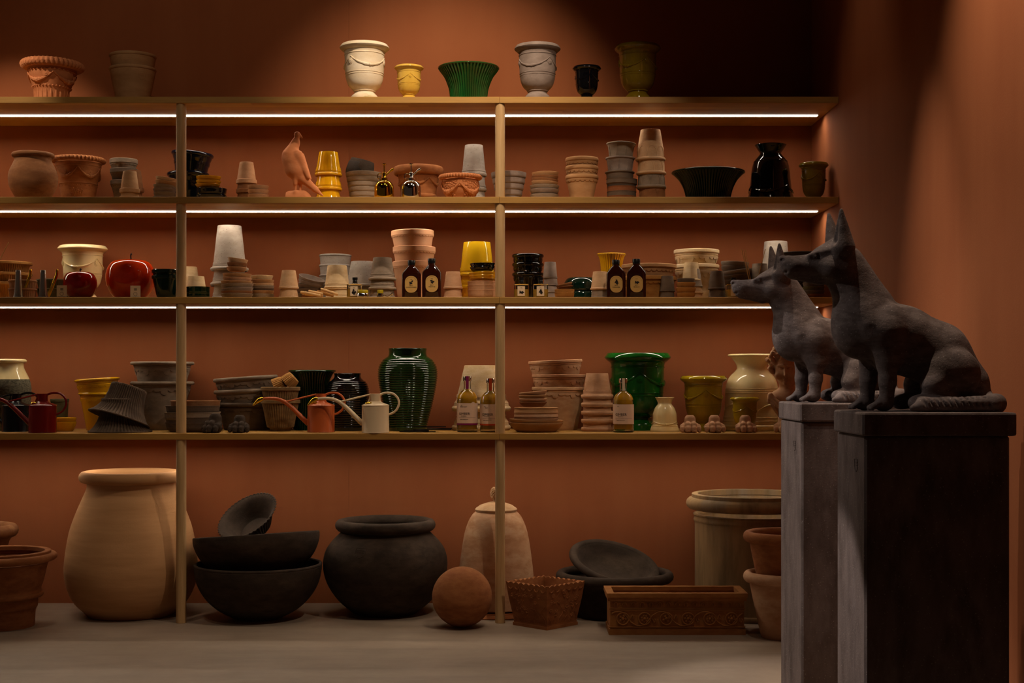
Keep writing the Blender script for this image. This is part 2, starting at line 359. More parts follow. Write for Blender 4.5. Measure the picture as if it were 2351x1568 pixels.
# ------------------------------------------------------------------ pots
def conv(cx, Y, sh):
    s = Y / F; z0 = TOPS[sh]; by = 864 - (z0 - EYE) * F / Y
    return s, by, ((cx - 1175.5) * s, Y, z0)
def outer(prof, s, by, total=None):
    """[(half width px, y px)] top to bottom -> [(r, z)] bottom to top; total: heights are fractions of it"""
    if total: q = [(hw * s, fr * total * s) for hw, fr in prof]; q.sort(key=lambda a: a[1])
    else:
        q = [(hw * s, max((by - y) * s, 0)) for hw, y in prof][::-1]
        if q[0][1] > 1e-4: q = [(q[0][0], 0)] + q
    return q
def smoothp(q, n=3):
    if len(q) < 3: return q
    out = spline([(a, b, 0) for a, b in q], n); lo, hi = min(b for a, b in q), max(b for a, b in q); return [(max(a, .0005), min(max(b, lo), hi)) for a, b, _ in out]
def rf_of(q):
    zs = np.array([b for a, b in q]); rs = np.array([a for a, b in q]); o = np.argsort(zs, kind='stable'); zs, rs = zs[o], rs[o]
    return lambda z: float(np.interp(z, zs, rs))
def shell(q, t, inv=False, lip=.35):
    """closed vessel wall; q from z low to z high; open at the top (or at the bottom when inverted)"""
    z1 = q[-1][1]; z0 = q[0][1]
    if not inv:
        inn = [(max(r - t, .001), max(z, z0 + t)) for r, z in q][::-1]
        r0, rt = q[0][0], q[-1][0]; l = t * lip
        return [(0, z0), (r0 * .9, z0)] + [(max(r0 - l * .5, .001), z0)] + [(q[0][0], z0 + l * .5)] + [p for p in q[1:-1]] + [(rt, z1 - l), (rt - l * .4, z1 - l * .2), (rt - l, z1), (rt - t + l, z1), (rt - t, z1 - l)] + [p for p in inn[1:] if p[1] < z1 - l] + [(0, z0 + t)]
    inn = [(max(r - t, .001), min(z, z1 - t)) for r, z in q]; l = t * lip; rt = q[-1][0]; hole = min(rt * .14, .012)
    return [(hole, z1 - t)] + [(max(r, hole), z) for r, z in inn[::-1][:-1]] + [(q[0][0] - t + l, z0), (q[0][0] - l, z0), (q[0][0], z0 + l)] + q[1:-1] + [(rt, z1 - l), (rt - l * .4, z1 - l * .2), (rt - l, z1), (hole, z1), (hole, z1 - t)]
def P(rf, th, z, off=0.):
    r = rf(z) + off; a = math.radians(th - 90); return (r * math.cos(a), r * math.sin(a), z)
def deco(kind, a, rf, s, zf):
    g = G(); name = kind
    if kind == 'scal':                      # n, y top of band, drop px, thickness px, (deep every 2nd)
        n, y, h, o = a[:4]; big = a[4] if len(a) > 4 else 0; S = n * 8; zt = zf(y); hh = h * s; oo = o * s; V = []; 
        for j in range(S):
            t = (j % 8) / 8.; b = math.sqrt(max(0, 1 - (2 * t - 1) ** 2)); k = (j // 8) % 3
            d = hh * (.45 + .55 * b) * (1 + (big if k == 1 else 0)); zl = zt - d; an = 360 * j / S
            V += [P(rf, an, zt, -oo * .2), P(rf, an, zt - hh * .1, oo), P(rf, an, zl, oo), P(rf, an, zl - oo * .5, -oo * .5)]
        f = [(4 * j + k, 4 * ((j + 1) % S) + k, 4 * ((j + 1) % S) + k + 1, 4 * j + k + 1) for j in range(S) for k in range(3)]
        g.add(V, [q[::-1] for q in f]); name = 'scalloped_band'
    elif kind == 'gar':                     # n, y, sag px, r px, phase
        n, y, sag, r, ph = a; zt = zf(y)
        for i in range(1):
            pts = []; rad = []
            for k in range(17):
                t = k / 16; z = zt - sag * s * 4 * t * (1 - t); th = ph + 360 * (i + t) / n
                pts.append(P(rf, th, z, r * s * .2)); rad.append(r * s * (.45 + .75 * math.sin(PI * t) ** 2 + .22 * math.sin(k * 2.3)))
            tube(g, pts, rad, 7)
            for dt, q in ((.5, 1.5), (.42, 1.1), (.58, 1.1), (.34, .9), (.66, .9)):
                z = zt - sag * s * 4 * dt * (1 - dt); ball(g, P(rf, ph + 360 * (i + dt) / n, z, r * s * .3), r * s * q, 7, 4)
        name = 'garland'
    elif kind == 'med':                     # n, y, r px, phase
        n, y, r, ph = a; z = zf(y)
        for i in range(1):
            th = ph + 360 * i / n; c = np.array(P(rf, th, z)); ang = math.radians(th - 90); nx = np.array([math.cos(ang), math.sin(ang), 0]); tx = np.array([-nx[1], nx[0], 0])
            for R, o, hh in ((1, .0, .3), (.72, .25, .35), (.3, .5, .3)):
                V = [c + nx * (o * r * s * .5 - .3 * r * s * .4) + R * r * s * (math.cos(q) * tx * .8 + math.sin(q) * np.array([0, 0, 1])) for q in np.arange(12) * PI / 6]
                V2 = [v + nx * hh * r * s * .6 for v in V]; g.add(V + V2, [(k, (k + 1) % 12, 12 + (k + 1) % 12, 12 + k) for k in range(12)] + [tuple(range(12, 24))])
        name = 'medallion'
    elif kind == 'bead':                    # n, y, r px
        n, y, r = a
        for i in range(n): ball(g, P(rf, 360 * i / n, zf(y), r * s * .2), r * s, 6, 4)
        name = 'bead_band'
    elif kind == 'line':                    # y, r px
        y, r = a; z = zf(y); R = rf(z); lathe(g, [(R - r * s * .6, z - r * s), (R + r * s * .6, z - r * s * .4), (R + r * s * .6, z + r * s * .4), (R - r * s * .6, z + r * s)], 56); name = 'moulding'
    elif kind == 'arc':                     # n, y top, y bottom, r px, phase : pointed petals
        n, y0, y1, r, ph = a; za, zb = zf(y0), zf(y1)
        for i in range(n):
            for sg in (-1, 1):
                pts = [P(rf, ph + 360 / n * (i + sg * .5 * math.cos(t * PI / 2) ** .8), za + (zb - za) * math.sin(t * PI / 2), r * s * .1) for t in np.linspace(0, 1, 9)]
                tube(g, pts, r * s, 5)
        name = 'petal_relief'
    elif kind == 'flo':                     # count, y0, y1, r px, phase range : florets and leaves
        n, y0, y1, r, c0, wd = a; rr = random.Random(int(n * 7 + y0))
        for i in range(n):
            th = c0 + wd * (rr.random() - .5); z = zf(y0 + (y1 - y0) * rr.random())
            for k in range(4):
                ball(g, P(rf, th + math.degrees(r * s / max(rf(z), .01)) * math.cos(k * PI / 2 + i) * .8, z + r * s * math.sin(k * PI / 2 + i) * .8, 0), r * s * .62, 6, 4)
        name = 'flower_relief'
    elif kind == 'leaf':                    # n, y top, y bottom, r px
        n, y0, y1, r = a; za, zb = zf(y0), zf(y1)
        for i in range(n):
            pts = [P(rf, 360 * i / n, za + (zb - za) * t, -r * s * .25) for t in np.linspace(0, 1, 7)]
            tube(g, pts, [r * s * q for q in (.4, .9, 1.1, 1.1, 1, .9, .8)], 6)
        name = 'leaf_band'
    elif kind == 'stamp':                   # y, size px, phase : shield outline pressed into the clay
        y, r, ph = a; z = zf(y); q = r * s
        P_ = [(-1, .8), (1, .8), (1, -.2), (.5, -.75), (0, -.95), (-.5, -.75), (-1, -.2), (-1, .8)]
        for L in (P_, [(-.7, .35), (.7, .35)], [(-.7, 0), (.7, 0)]):
            L = [(x + (X - x) * t, yy + (Y_ - yy) * t) for (x, yy), (X, Y_) in zip(L, L[1:]) for t in (0, .5)] + [L[-1]]
            tube(g, [P(rf, ph + math.degrees(x * q / rf(z)), z + yy * q, -.0002) for x, yy in L], q * .07, 5)
        name = 'maker_stamp'
    return name, g.mesh(name)
def mk(prof, mat, s, by, t=2.6, inv=False, rims=(), decos=(), flutes=None, seg=56, total=None, sm=3, part='body', clr=0):
    cl = lambda L: [(max(a, clr * s), b) for a, b in L]      # rims leave room for the pot nested inside
    q = outer(prof, s, by, total); q = smoothp(q, sm) if sm else q
    zf = (lambda y: y * total * s) if total else (lambda y: max((by - y) * s, 0))
    disp = None
    if flutes:
        n, am = flutes; seg = n * 6; ztop = q[-1][1]; am = am * s
        tt = t * s * 1.6; t = max(t, am / s + 1.6)
        def disp(th, r, z):
            R = rf_(z); k = 1.0 if r > R - .3 * tt else 0.0
            return k * am * (np.abs(np.cos(n * th / 2)) * 2 - 1.3) if z > .002 or inv else 0 * th
        rf_ = rf_of(q)
    g = G(); lathe(g, shell(q, t * s, inv), seg, disp=disp); parts = [(part, g.mesh(part), mat)]
    rf = rf_of(q)
    for r in rims:
        g = G()
        if r[0] == 'roll':                  # centre radius px, y, half thickness, half height
            _, hw, y, a, b = r; b = b * total if total else b; c = [((hw + a * math.cos(u)) * s, zf(y) + b * s * math.sin(u)) for u in np.arange(12) * PI / 6]
            lathe(g, cl(c), seg if not flutes else 64, closed=True)
        elif r[0] == 'rope':
            _, hw, y, a, b, n = r; c = [((hw + a * math.cos(u)) * s, zf(y) + b * s * math.sin(u)) for u in np.arange(10) * PI / 5]
            zc = zf(y); am = .2 * a * s
            lathe(g, cl(c), n * 6, closed=True, disp=lambda th, rr, z: (am * np.cos(n * th + (z - zc) / (b * s) * 1.2) if rr > hw * s - .3 * a * s else 0 * th))
        elif r[0] == 'lip':                 # free cross-section: (half width px, y px) points
            lathe(g, [(a * s, zf(y)) for a, y in r[1]][::-1], 64, closed=True)
        else:                               # collar: outer px, y top, y bottom, inner px
            _, hw, y0, y1, wi = r[:5]; zt, zb = zf(y0), zf(y1); e = min(.0022, abs(zt - zb) * .3); o, i = hw * s, max(wi, clr) * s; o2 = (r[5] * s if len(r) > 5 else o)
            lathe(g, [(i, zb), (o2 - e, zb), (o2, zb + e), (o, zt - e), (o - e, zt), (i + e, zt), (i, zt - e)], 64, closed=True)
        parts.append(('rim', g.mesh('rim'), mat))
    for d in decos:
        if d[0] in ('med', 'gar'):          # every medallion and every swag is a piece of its own
            for i in range(d[1]):
                a = list(d[1:]); a[-1] += 360 * i / d[1]
                nm, me = deco(d[0], a, rf, s, zf); parts.append((nm, me, mat))
            continue
        nm, me = deco(d[0], d[1:], rf, s, zf); parts.append((nm, me, mat))
    return parts
def pot(cx, Y, sh, prof, mat, name, label, cat='pot', rot=(0, 0, 0), dz=0, **k):
    s, by, loc = conv(cx, Y, sh); parts = mk(prof, mat, s, by, **k)
    return put(parts, name, label, cat, (loc[0], loc[1], loc[2] + dz * s), tuple(math.radians(a) for a in rot))
ORD = {1: [''], 2: ['top', 'bottom'], 3: ['top', 'middle', 'bottom'], 4: ['topmost', 'second', 'third', 'bottom'], 5: ['topmost', 'second', 'third', 'fourth', 'bottom'],
       6: ['topmost', 'second', 'third', 'fourth', 'fifth', 'bottom'], 7: ['topmost', 'second', 'third', 'fourth', 'fifth', 'sixth', 'bottom'], 8: ['topmost', 'second', 'third', 'fourth', 'fifth', 'sixth', 'seventh', 'bottom']}
def fit(prof, s, by, tot, d, t):
    """wall thin enough (px) for the next pot, d px further up or down, to slip in freely"""
    rf = rf_of(smoothp(outer(prof, s, by, tot), 3)); n = 24; m = [abs(rf((tot - d) * s * i / n + d * s) - rf((tot - d) * s * i / n)) / s for i in range(n + 1)]
    return max(min(t, .8 * min(m)), .45)
def nest(cx, Y, sh, tops, prof, mat, name, label, cat='pot', tilts=None, mats=None, group=None, dx=None, **k):
    """pots standing one in another; tops = y of each rim, from the topmost down"""
    s, by, loc = conv(cx, Y, sh); tot = by - tops[-1]
    if len(tops) > 1: k['t'] = fit(prof, s, by, tot, min(b - a for a, b in zip(tops, tops[1:])), k.get('t', 2.6)); dd = min(b - a for a, b in zip(tops, tops[1:])); k['clr'] = rf_of(smoothp(outer(prof, s, by, tot), 3))((tot - dd) * s) / s + .5
    parts = mk(prof, mat, s, by, total=tot, **k)
    for i, y in enumerate(tops):
        a, b = (tilts[i] if tilts and tilts[i] else (0, 0)); off = (dx[i] if dx else 0) * s
        put(parts, name, (ORD[len(tops)][i] + ' ' + label).strip(), cat, (loc[0] + off, loc[1], loc[2] + (tops[-1] - y) * s + .0004 * (len(tops) - i)),
            (math.radians(a), math.radians(b), 0 if (a or b) else i * .7), group or (label if len(tops) > 1 else None), mats[i] if mats else None)
def inv(cx, Y, sh, ytop, h, n, prof, mat, name, label, cat='pot', mats=None, dx=None, group=None, **k):
    """upside-down pots slipped over one another; h = height of one in px"""
    s, by, loc = conv(cx, Y, sh); tot = by - ytop; st = (tot - h) / (n - 1) if n > 1 else 0
    if n == 1: h = tot
    if n > 1: k['t'] = fit(prof, s, by, h, st, min(k.get('t', 2.6), .8 * st)); k['clr'] = rf_of(smoothp(outer(prof, s, by, h), 3))(st * .85 * s) / s + .4
    parts = mk(prof, mat, s, by, total=h, inv=True, **k)
    for i in range(n):
        put(parts, name, (ORD[n][i] + ' ' + label).strip(), cat, (loc[0] + (dx[i] if dx else 0) * s, loc[1], loc[2] + (n - 1 - i) * st * s), (0, 0, i * .5), group or (label if n > 1 else None), mats[i] if mats else None)
def saucers(cx, Y, sh, ys, hw, h, mat, label, base=.74, mats=None, tilts=None, dx=None, hws=None, name='saucer', cat='saucer', t=1.4, seg=44, rest=None):
    # rest: y of the surface the stack stands on, when that is not the board
    """ys: rim y of each, top to bottom; the last stands on the shelf"""
    s, by, loc = conv(cx, Y, sh); n = len(ys)
    if rest: loc = (loc[0], loc[1], loc[2] + (by - rest) * s); by = rest
    for i, y in enumerate(ys):
        R = hws[i] if hws else hw
        z = (by - y) * s - h * s if i < n - 1 else 0.0
        hh = h if i < n - 1 else (by - y)
        z = max(z, 0.0004 * (n - i))
        me = mk([(R * base, 0), (R * (base + .12), .25), (R * .97, .75), (R, 1)], mats[i] if mats else mat, s, by, total=hh, t=t, seg=seg, sm=2)
        a, b = (tilts[i] if tilts and tilts[i] else (0, 0))
        put(me, name, (ORD[n][i] + ' ' + label).strip(), cat, (loc[0] + (dx[i] if dx else 0) * s, loc[1], loc[2] + z), (math.radians(a), math.radians(b), 0), label)
# ------------------------------------------------------------------ top shelf
def urn(cx, Y, sh, R, y0, y1, mat, label, ph=0, name='urn', gar=True, t=2.6, sg=9, n=3, rot=(0, 0, 0), med=True):
    """footed garland vase: R rim half width, y0 rim, y1 = y of the foot's base"""
    H = y1 - y0; f = lambda a: y0 + H * a
    prof = [(R * .88, f(0)), (R * .85, f(.07)), (R * .80, f(.13)), (R * .79, f(.3)), (R * .77, f(.5)), (R * .72, f(.64)), (R * .62, f(.74)), (R * .44, f(.815)), (R * .39, f(.84)), (R * .44, f(.88)), (R * .54, f(.93)), (R * .57, f(1))]
    d = [('line', f(.15), R * .03), ('line', f(.50), R * .022), ('line', f(.54), R * .018), ('line', f(.82), R * .04)]
    if gar: d += [('gar', n, f(.22), H * .17, R * .045, ph)]
    if med: d += [('med', n, f(.30), R * .15, ph)]
    pot(cx, Y, sh, prof, mat, name, label, 'vase', rims=[('lip', [(R * .76, y0 - H * .042), (R * .90, y0 - H * .042), (R * .925, y0 - H * .036), (R * .995, y0 + H * .008), (R, y0 + H * .022), (R * .98, y0 + H * .034), (R * .86, y0 + H * .082), (R * .76, y0 + H * .09)])], decos=d, sm=3, t=t, rot=rot)
pot(118, 5.93, 1, [(55, 160), (53, 170), (46, 192), (42, 203), (38, 215), (35, 247)], 'terra_lit', 'decorated_pot', 'carved orange terracotta pot with rope rim and garlands at left end of top board',
    rims=[('rope', 58, 152, 12, 10, 40)], decos=[('line', 168, 1.5), ('bead', 34, 203, 2.2), ('gar', 4, 172, 20, 4.2, 22), ('med', 4, 178, 9, 22 - 45 + 25), ('leaf', 22, 209, 247, 2.6)], rot=(0, 1.5, 0))
nest(305, 5.95, 1, [128, 158], [(34, 0), (44, .5), (51, .9), (51, 1)], 'sand', 'flowerpot', 'plain brownish clay pot of the nested pair on the top board', rims=[('roll', 50.5, .96, 2.6, .045)], decos=[('stamp', .72, 8, 0)], t=2.2)
urn(837, 5.81, 1, 57, 109, 232, 'mossy_cream', 'large weathered cream garland urn with moss stains, spotlit on the top board', ph=-38, gar=True)
urn(939, 5.81, 1, 34, 156, 232, 'yellow_pale', 'small pale yellow garland urn between the cream urn and the green bowl', ph=10, gar=True)
pot(1076, 5.95, 1, [(69, 157), (64, 165), (55, 177), (48, 193), (43, 210), (39, 248)], 'green_worn', 'fluted_bowl', 'flared green glazed bowl with fine flutes on the top board', 'bowl', flutes=(52, 2.4), rims=[('roll', 68, 157, 2.5, 2)], t=3)
urn(1234, 5.81, 1, 53, 111, 232, 'grey_violet', 'matte grey garland urn standing just right of the green fluted bowl', ph=-80)
urn(1347, 5.81, 1, 33, 157, 232, 'black', 'small glossy black garland urn on the top board', ph=20)
urn(1464, 5.81, 1, 53, 111, 232, 'olive', 'large olive glazed garland urn, rightmost on the top board', ph=25)

# ------------------------------------------------------------------ second shelf
pot(76, 5.87, 2, [(43, 361), (41, 368), (46, 380), (53, 396), (55, 412), (52, 430), (43, 448), (33, 468)], 'terra_brown', 'round_jar', 'plain round brown clay jar, leftmost on the second board', 'jar', rims=[('roll', 42, 357, 5.5, 5.5)], t=3)
pot(180, 6.08, 2, [(52, 376), (50, 385), (46, 405), (42, 425), (41, 434), (36, 468)], 'cotto', 'decorated_pot', 'dark terracotta pot with rope rim and garland beside the round brown jar',
    rims=[('rope', 54, 369, 7, 6, 44)], decos=[('line', 384, 1.4), ('gar', 5, 388, 22, 3.4, 15), ('med', 5, 400, 8, 51), ('line', 424, 2), ('bead', 28, 429, 1.6), ('flo', 10, 438, 452, 3, 0, 60)])
nest(284, 6.07, 2, [367, 389, 416], [(20, 0), (24, .45), (29, .8), (31, 1)], 'grey', 'flowerpot', 'grey pot of the nested trio behind the small upturned pots', rims=[('col', 31.5, 1, .82, 27)], decos=[('scal', 18, .82, 4, 1.0)], mats=['grey', 'grey_dark', 'grey_dark'], dx=[0, 1, 2])
inv(307, 5.95, 2, 392, 50, 2, [(22.5, 0), (21, .2), (16, 1)], 'terra_brown', 'flowerpot', 'small brown pot upturned behind the front stack at left', rims=[('col', 23.5, .2, 0, 20)])
inv(298, 5.85, 2, 394, 50, 2, [(22, 0), (20.5, .2), (15, 1)], 'beige', 'flowerpot', 'small upturned beige pot in front of the grey nested trio', rims=[('col', 23, .2, 0, 19)])
saucers(378, 5.88, 2, [409, 417, 426, 434, 443, 452], 26, 14, 'grey', 'clay saucer in the leaning stack left of the first post', mats=['beige', 'sand', 'grey', 'grey_violet', 'grey', 'grey_violet'], tilts=[(0, 9), (0, 8), (0, 3), None, None, None], dx=[4, 3, 0, 0, 1, 0])
nest(436, 6.03, 2, [352, 398], [(30, 0), (36, .4), (40, .7), (44, .85), (46, 1)], 'navy', 'glazed_pot', 'dark navy glazed pot of the pair behind the first post', tilts=[(0, 5), None], rims=[('roll', 44, .95, 4, .06)], decos=[('scal', 14, .72, 7, 1)], dx=[0, -4])
saucers(479, 5.9, 2, [406, 416, 424], 28.5, 11, 'yellow', 'yellow glazed saucer on the navy saucers', dx=[0, 0, -2], t=2, rest=433)
saucers(486, 5.9, 2, [434, 450], 35, 18, 'navy', 'dark navy glazed saucer under the yellow saucers', base=.8)
inv(566, 5.93, 2, 373, 50, 3, [(23, 0), (21.5, .18), (15.5, 1)], 'terra_brown', 'flowerpot', 'small brown upturned pot of the tower left of the bird', rims=[('col', 23.5, .2, 0, 20)], mats=['rose_pale', 'terra_brown', 'terra_brown'])
saucers(593, 5.84, 2, [427, 437, 448], 24, 14, 'rose_pale', 'small pink clay saucer stacked beside the brown upturned tower')
inv(754, 5.99, 2, 350, 55, 3, [(31, 0), (29.5, .16), (27, .35), (21.5, 1)], 'yellow', 'glazed_pot', 'upturned yellow glazed pot of the tower right of the bird', rims=[('roll', 30, .06, 1.6, .05)], decos=[('scal', 12, .17, -11, 1.0), ('line', .15, 1.2)])
STEP = lambda R0, R1, y0, y1, n: [p for i in range(n) for a in [R0 + (R1 - R0) * i / (n - 1)] for b in [y0 + (y1 - y0) * i / n] for h in [(y1 - y0) / n] for p in ((a - 1.2, b), (a, b + .8), (a - .4, b + h * .55), (a - 1.0, b + h * .82), (a - 2.6, b + h * .95))]
pot(835, 6.03, 2, STEP(41, 31, 397, 466, 6), 'grey', 'stepped_pot', 'grey stepped clay pot under the dark tilted saucers', sm=0, t=3.5)
for i, (dx_, dz_, ro, m_) in enumerate(((-9, 77, (0, 14, 0), 'anthracite'), (-11, 72, (4, 9, 0), 'black_clay'))):
    pot(835 + dx_, 6.03, 2, [(27, 445), (30, 458), (31, 466)], m_, 'saucer', ['upper dark brown saucer lying upturned on the grey stepped pot', 'lower black saucer lying upturned on the grey stepped pot'][i], 'saucer', rot=ro, dz=dz_, inv=True, t=2, sm=2)
nest(961, 6.05, 2, [388], [(34, 0), (38, .18), (40, .3), (44, .62), (47, .8), (50, .95), (50, 1)], 'cotto', 'decorated_pot', 'wide terracotta pot with thick rim behind the two misters', rims=[('roll', 52, .93, 6, .12), ('roll', 40, .26, 2.5, .05)], decos=[('line', .76, 1.6), ('gar', 5, .72, 14, 3.2, 36), ('leaf', 16, .72, .58, 1.4)], t=3)
inv(1088, 6.05, 2, 334, 72, 3, [(28.5, 0), (27.5, .12), (26.5, .2), (20.5, 1)], 'grey_concrete', 'flowerpot', 'pale concrete grey pot upturned in the tower behind the carved bowl', rims=[('roll', 28, .06, 1.8, .05)], decos=[('scal', 16, .14, -4, .8), ('line', .12, 1)])
pot(1057, 5.88, 2, [(41, 414), (41, 421), (40, 432), (36, 445), (30, 455), (28, 462), (30, 470)], 'terra', 'decorated_bowl', 'squat orange bowl with rope rim and heavy fruit garlands', 'bowl',
    rims=[('rope', 43, 408, 6.5, 5.5, 44)], decos=[('line', 421, 1.5), ('gar', 4, 424, 20, 5, 0), ('med', 4, 424, 9, 0), ('flo', 16, 425, 452, 4.5, 38, 40), ('flo', 16, 425, 452, 4.5, -38, 40), ('flo', 8, 425, 450, 4, 95, 40), ('flo', 8, 425, 450, 4, -95, 40)])
pot(1168, 6.0, 2, STEP(40.5, 28.5, 397, 466, 5), 'grey_violet', 'stepped_pot', 'grey-violet stepped clay pot behind the second post', sm=0, t=3.5)
saucers(1250, 5.93, 2, [397, 405, 412, 418, 427, 436, 448], 33, 14, 'terra_brown', 'clay saucer stacked right of the second post', mats=['sand', 'terra_brown', 'terra_brown', 'sand', 'grey', 'grey_violet', 'grey'], hws=[31, 31, 31, 31, 34, 34, 33], tilts=[(0, -1), (0, 1), (0, 5), (0, 3), None, None, None], dx=[2, 1, 0, 0, 0, 0, 0])
nest(1336, 5.98, 2, [364, 383, 404], [(24, 0), (28, .3), (33, .68), (36, .85), (37, 1)], 'sand', 'flowerpot', 'scalloped brown pot of the nested trio on second board', rims=[('roll', 36, .93, 2.2, .07)], decos=[('scal', 20, .84, 6, 1.2)], t=2)
nest(1424, 5.96, 2, [331, 364, 397], [(24, 0), (27, .5), (30, .85), (31, 1)], 'grey_violet', 'flowerpot', 'grey petal-patterned pot standing on the dark saucers', rims=[('roll', 31.5, .96, 2.4, .04)], decos=[('arc', 9, .9, .25, .7, 0)], dz=0) if 0 else None
s_, by_, lc_ = conv(1424, 5.96, 2)
pts_ = mk([(24, 0), (27, .4), (29.5, .75), (32, .94), (32, 1)], 'grey_violet', s_, by_, total=50, rims=[('roll', 32, .95, 2.2, .045)], decos=[('arc', 8, .85, .2, .8, 0)], t=2)
for i, y in enumerate((331, 364, 397)):
    if i == 2: pts_ = mk([(29, 0), (31, .7), (32, .94), (32, 1)], 'grey_violet', s_, by_, total=26, rims=[('roll', 32, .92, 2.2, .08)], t=2)
    put(pts_, 'flowerpot', ORD[3][i] + ' grey petal-patterned pot of the column standing on dark saucers', 'pot', (lc_[0] + (1 - i) * .0015, lc_[1], lc_[2] + (by_ - y - (26 if i == 2 else 50) + 2) * s_), (0, math.radians((1.5, 0, 0)[i]), i), 'petal-patterned pots in a column', ['grey', 'grey_violet', 'grey_dark'][i])
saucers(1427, 5.96, 2, [412, 420, 430, 441, 452], 35, 15, 'grey_dark', 'dark clay saucer under the column of petal-patterned pots', base=.86, mats=['grey_dark', 'anthracite', 'terra_dark', 'grey_dark', 'terra_dark'], hws=[36, 34, 34, 34, 34], tilts=[(0, 2), None, None, None, None])
inv(1495, 5.93, 2, 299, 72, 4, [(32, 0), (31, .1), (29.5, .4), (22.5, 1)], 'beige', 'flowerpot', 'tall upturned beige pot with petal arcs in the four-high tower', rims=[('roll', 32.5, .06, 2, .045)], decos=[('arc', 8, .1, .45, .8, 0)], dx=[-1.5, 0, .5, 2], mats=['beige', 'beige', 'grey', 'terra_brown'])
pot(1626, 5.96, 2, [(83, 397), (76, 403), (65, 415), (56, 432), (51, 450), (49, 469)], 'green_black', 'fluted_bowl', 'wide flared black-green fluted bowl on second board', 'bowl', flutes=(64, 1.6), rims=[('roll', 81, 396, 3, 2)], t=3)
pot(1769, 5.93, 2, [(36, 333), (30, 343), (24, 352), (27, 358), (38, 372), (43, 390), (45, 410), (47, 428), (49, 445), (56, 460), (59, 466), (58, 470)], 'black', 'urn', 'large glossy black garland urn standing upside down on second board', 'vase', inv=True, decos=[('line', 372, 1.2), ('gar', 3, 430, 14, 2.8, 40), ('line', 440, 1.6), ('line', 446, 1)], t=3)
urn(1868, 5.86, 2, 34, 379, 471, 'olive', 'small olive glazed garland urn beside the right wall on second board', ph=15)

# ------------------------------------------------------------------ third shelf
nest(18, 6.08, 3, [603, 628, 650], [(36, 0), (46, .7), (52, 1)], 'straw', 'ribbed_pot', 'straw-brown ribbed pot of the nested trio at far left', flutes=(60, .9), rims=[('col', 54, 1, .84, 49)], t=2)
nest(52, 5.88, 3, [644, 663], [(27, 0), (31, 1)], 'terra_brown', 'ribbed_pot', 'brown ribbed bowl of the pair behind the chrome horns', flutes=(40, .6), rims=[('col', 32, 1, .8, 28)], t=2)
nest(128, 5.97, 3, [643, 664], [(36, 0), (42, 1)], 'olive_clay', 'ribbed_pot', 'dark olive ribbed bowl of the pair behind the small red apple', flutes=(50, .7), rims=[('col', 43, 1, .85, 39)], t=2, dx=[0, 0])
urn(190, 6.10, 3, 56, 570, 688, 'cream', 'large cream glazed garland urn behind the small red apple', ph=-60, sg=9)
nest(382, 5.84, 3, [620, 633], [(21, 0), (27, .5), (31, .88), (32, 1)], 'green_black', 'glazed_pot', 'dark green glazed pot of the nested pair left of the first post', rims=[('col', 33, 1, .84, 30)], t=1.6)
inv(433, 6.08, 3, 613, 45, 2, [(25, 0), (19, 1)], 'cream_clay', 'flowerpot', 'cream upturned pot at the back, right of the first post', mats=['cream_clay', 'beige'])
inv(450, 5.96, 3, 635, 40, 2, [(24, 0), (18.5, 1)], 'cream_clay', 'flowerpot', 'cream upturned pot standing behind the dark green saucers')
saucers(455, 5.84, 3, [659, 673], 27, 18, 'green_dark', 'dark green glazed saucer right of the first post', base=.85)
inv(527, 6.05, 3, 519, 104, 3, [(42, 0), (40, .06), (37, .14), (36, .2), (27, 1)], 'white_concrete', 'flowerpot', 'tall white speckled pot upturned in the tower right of first post', rims=[('roll', 40.5, .045, 3, .035)], decos=[('scal', 18, .13, -6, .9), ('line', .11, 1.2)], t=3)
saucers(544, 5.9, 3, [594, 604, 614], 23, 13, 'sand', 'small clay saucer tilted on top of the tall saucer pile', mats=['beige', 'terra_brown', 'sand'], tilts=[(0, 8), (0, 3), (0, 2)], dx=[1, 0, -1], rest=624)
saucers(544, 5.9, 3, [629, 638, 646, 653, 662, 669, 675], 36, 15, 'sand', 'wide clay saucer in the tall pile before the white tower', mats=['sand', 'rose_pale', 'sand', 'grey', 'grey_violet', 'terra_brown', 'grey'], hws=[33, 33, 36, 37, 37, 36, 37], tilts=[(0, 1), (0, 2), (0, 1), (0, -2), (0, -3), None, None], dx=[0, 0, -1, 1, 1, 0, 0])
saucers(602, 5.99, 3, [633, 643, 652, 657, 662, 668, 676], 27, 14, 'grey', 'clay saucer in the narrower pile right of the tall saucer pile', mats=['cream_clay', 'sand', 'beige', 'grey', 'grey_dark', 'sand', 'grey'], tilts=[None, None, (0, -3), (0, -2), None, None, None], dx=[-2, 0, 0, 1, 0, 0, 0])
inv(663, 5.88, 3, 621, 43, 2, [(22.5, 0), (21.5, .16), (15.5, 1)], 'beige', 'flowerpot', 'small upturned beige pot between the saucer pile and the tilted bowls', rims=[('col', 22.8, .14, 0, 20)])
saucers(713, 6.0, 3, [637, 646, 653], 31, 14, 'grey_violet', 'violet-grey saucer leaning on the pile behind the wooden pegs', tilts=[(12, 17), (7, 14), (4, 10)], dx=[0, 0, 1], rest=661)
saucers(712, 6.0, 3, [655, 664, 674], 31, 16, 'grey_dark', 'dark grey saucer at the foot of the pile behind the wooden pegs', tilts=[(0, 2), None, None])
nest(770, 6.13, 3, [586, 609, 632], [(30, 0), (35.5, .9), (36, 1)], 'grey_concrete', 'flowerpot', 'speckled grey concrete pot of the nested trio behind the beige pot', rims=[('col', 37, 1, .93, 33)], t=2)
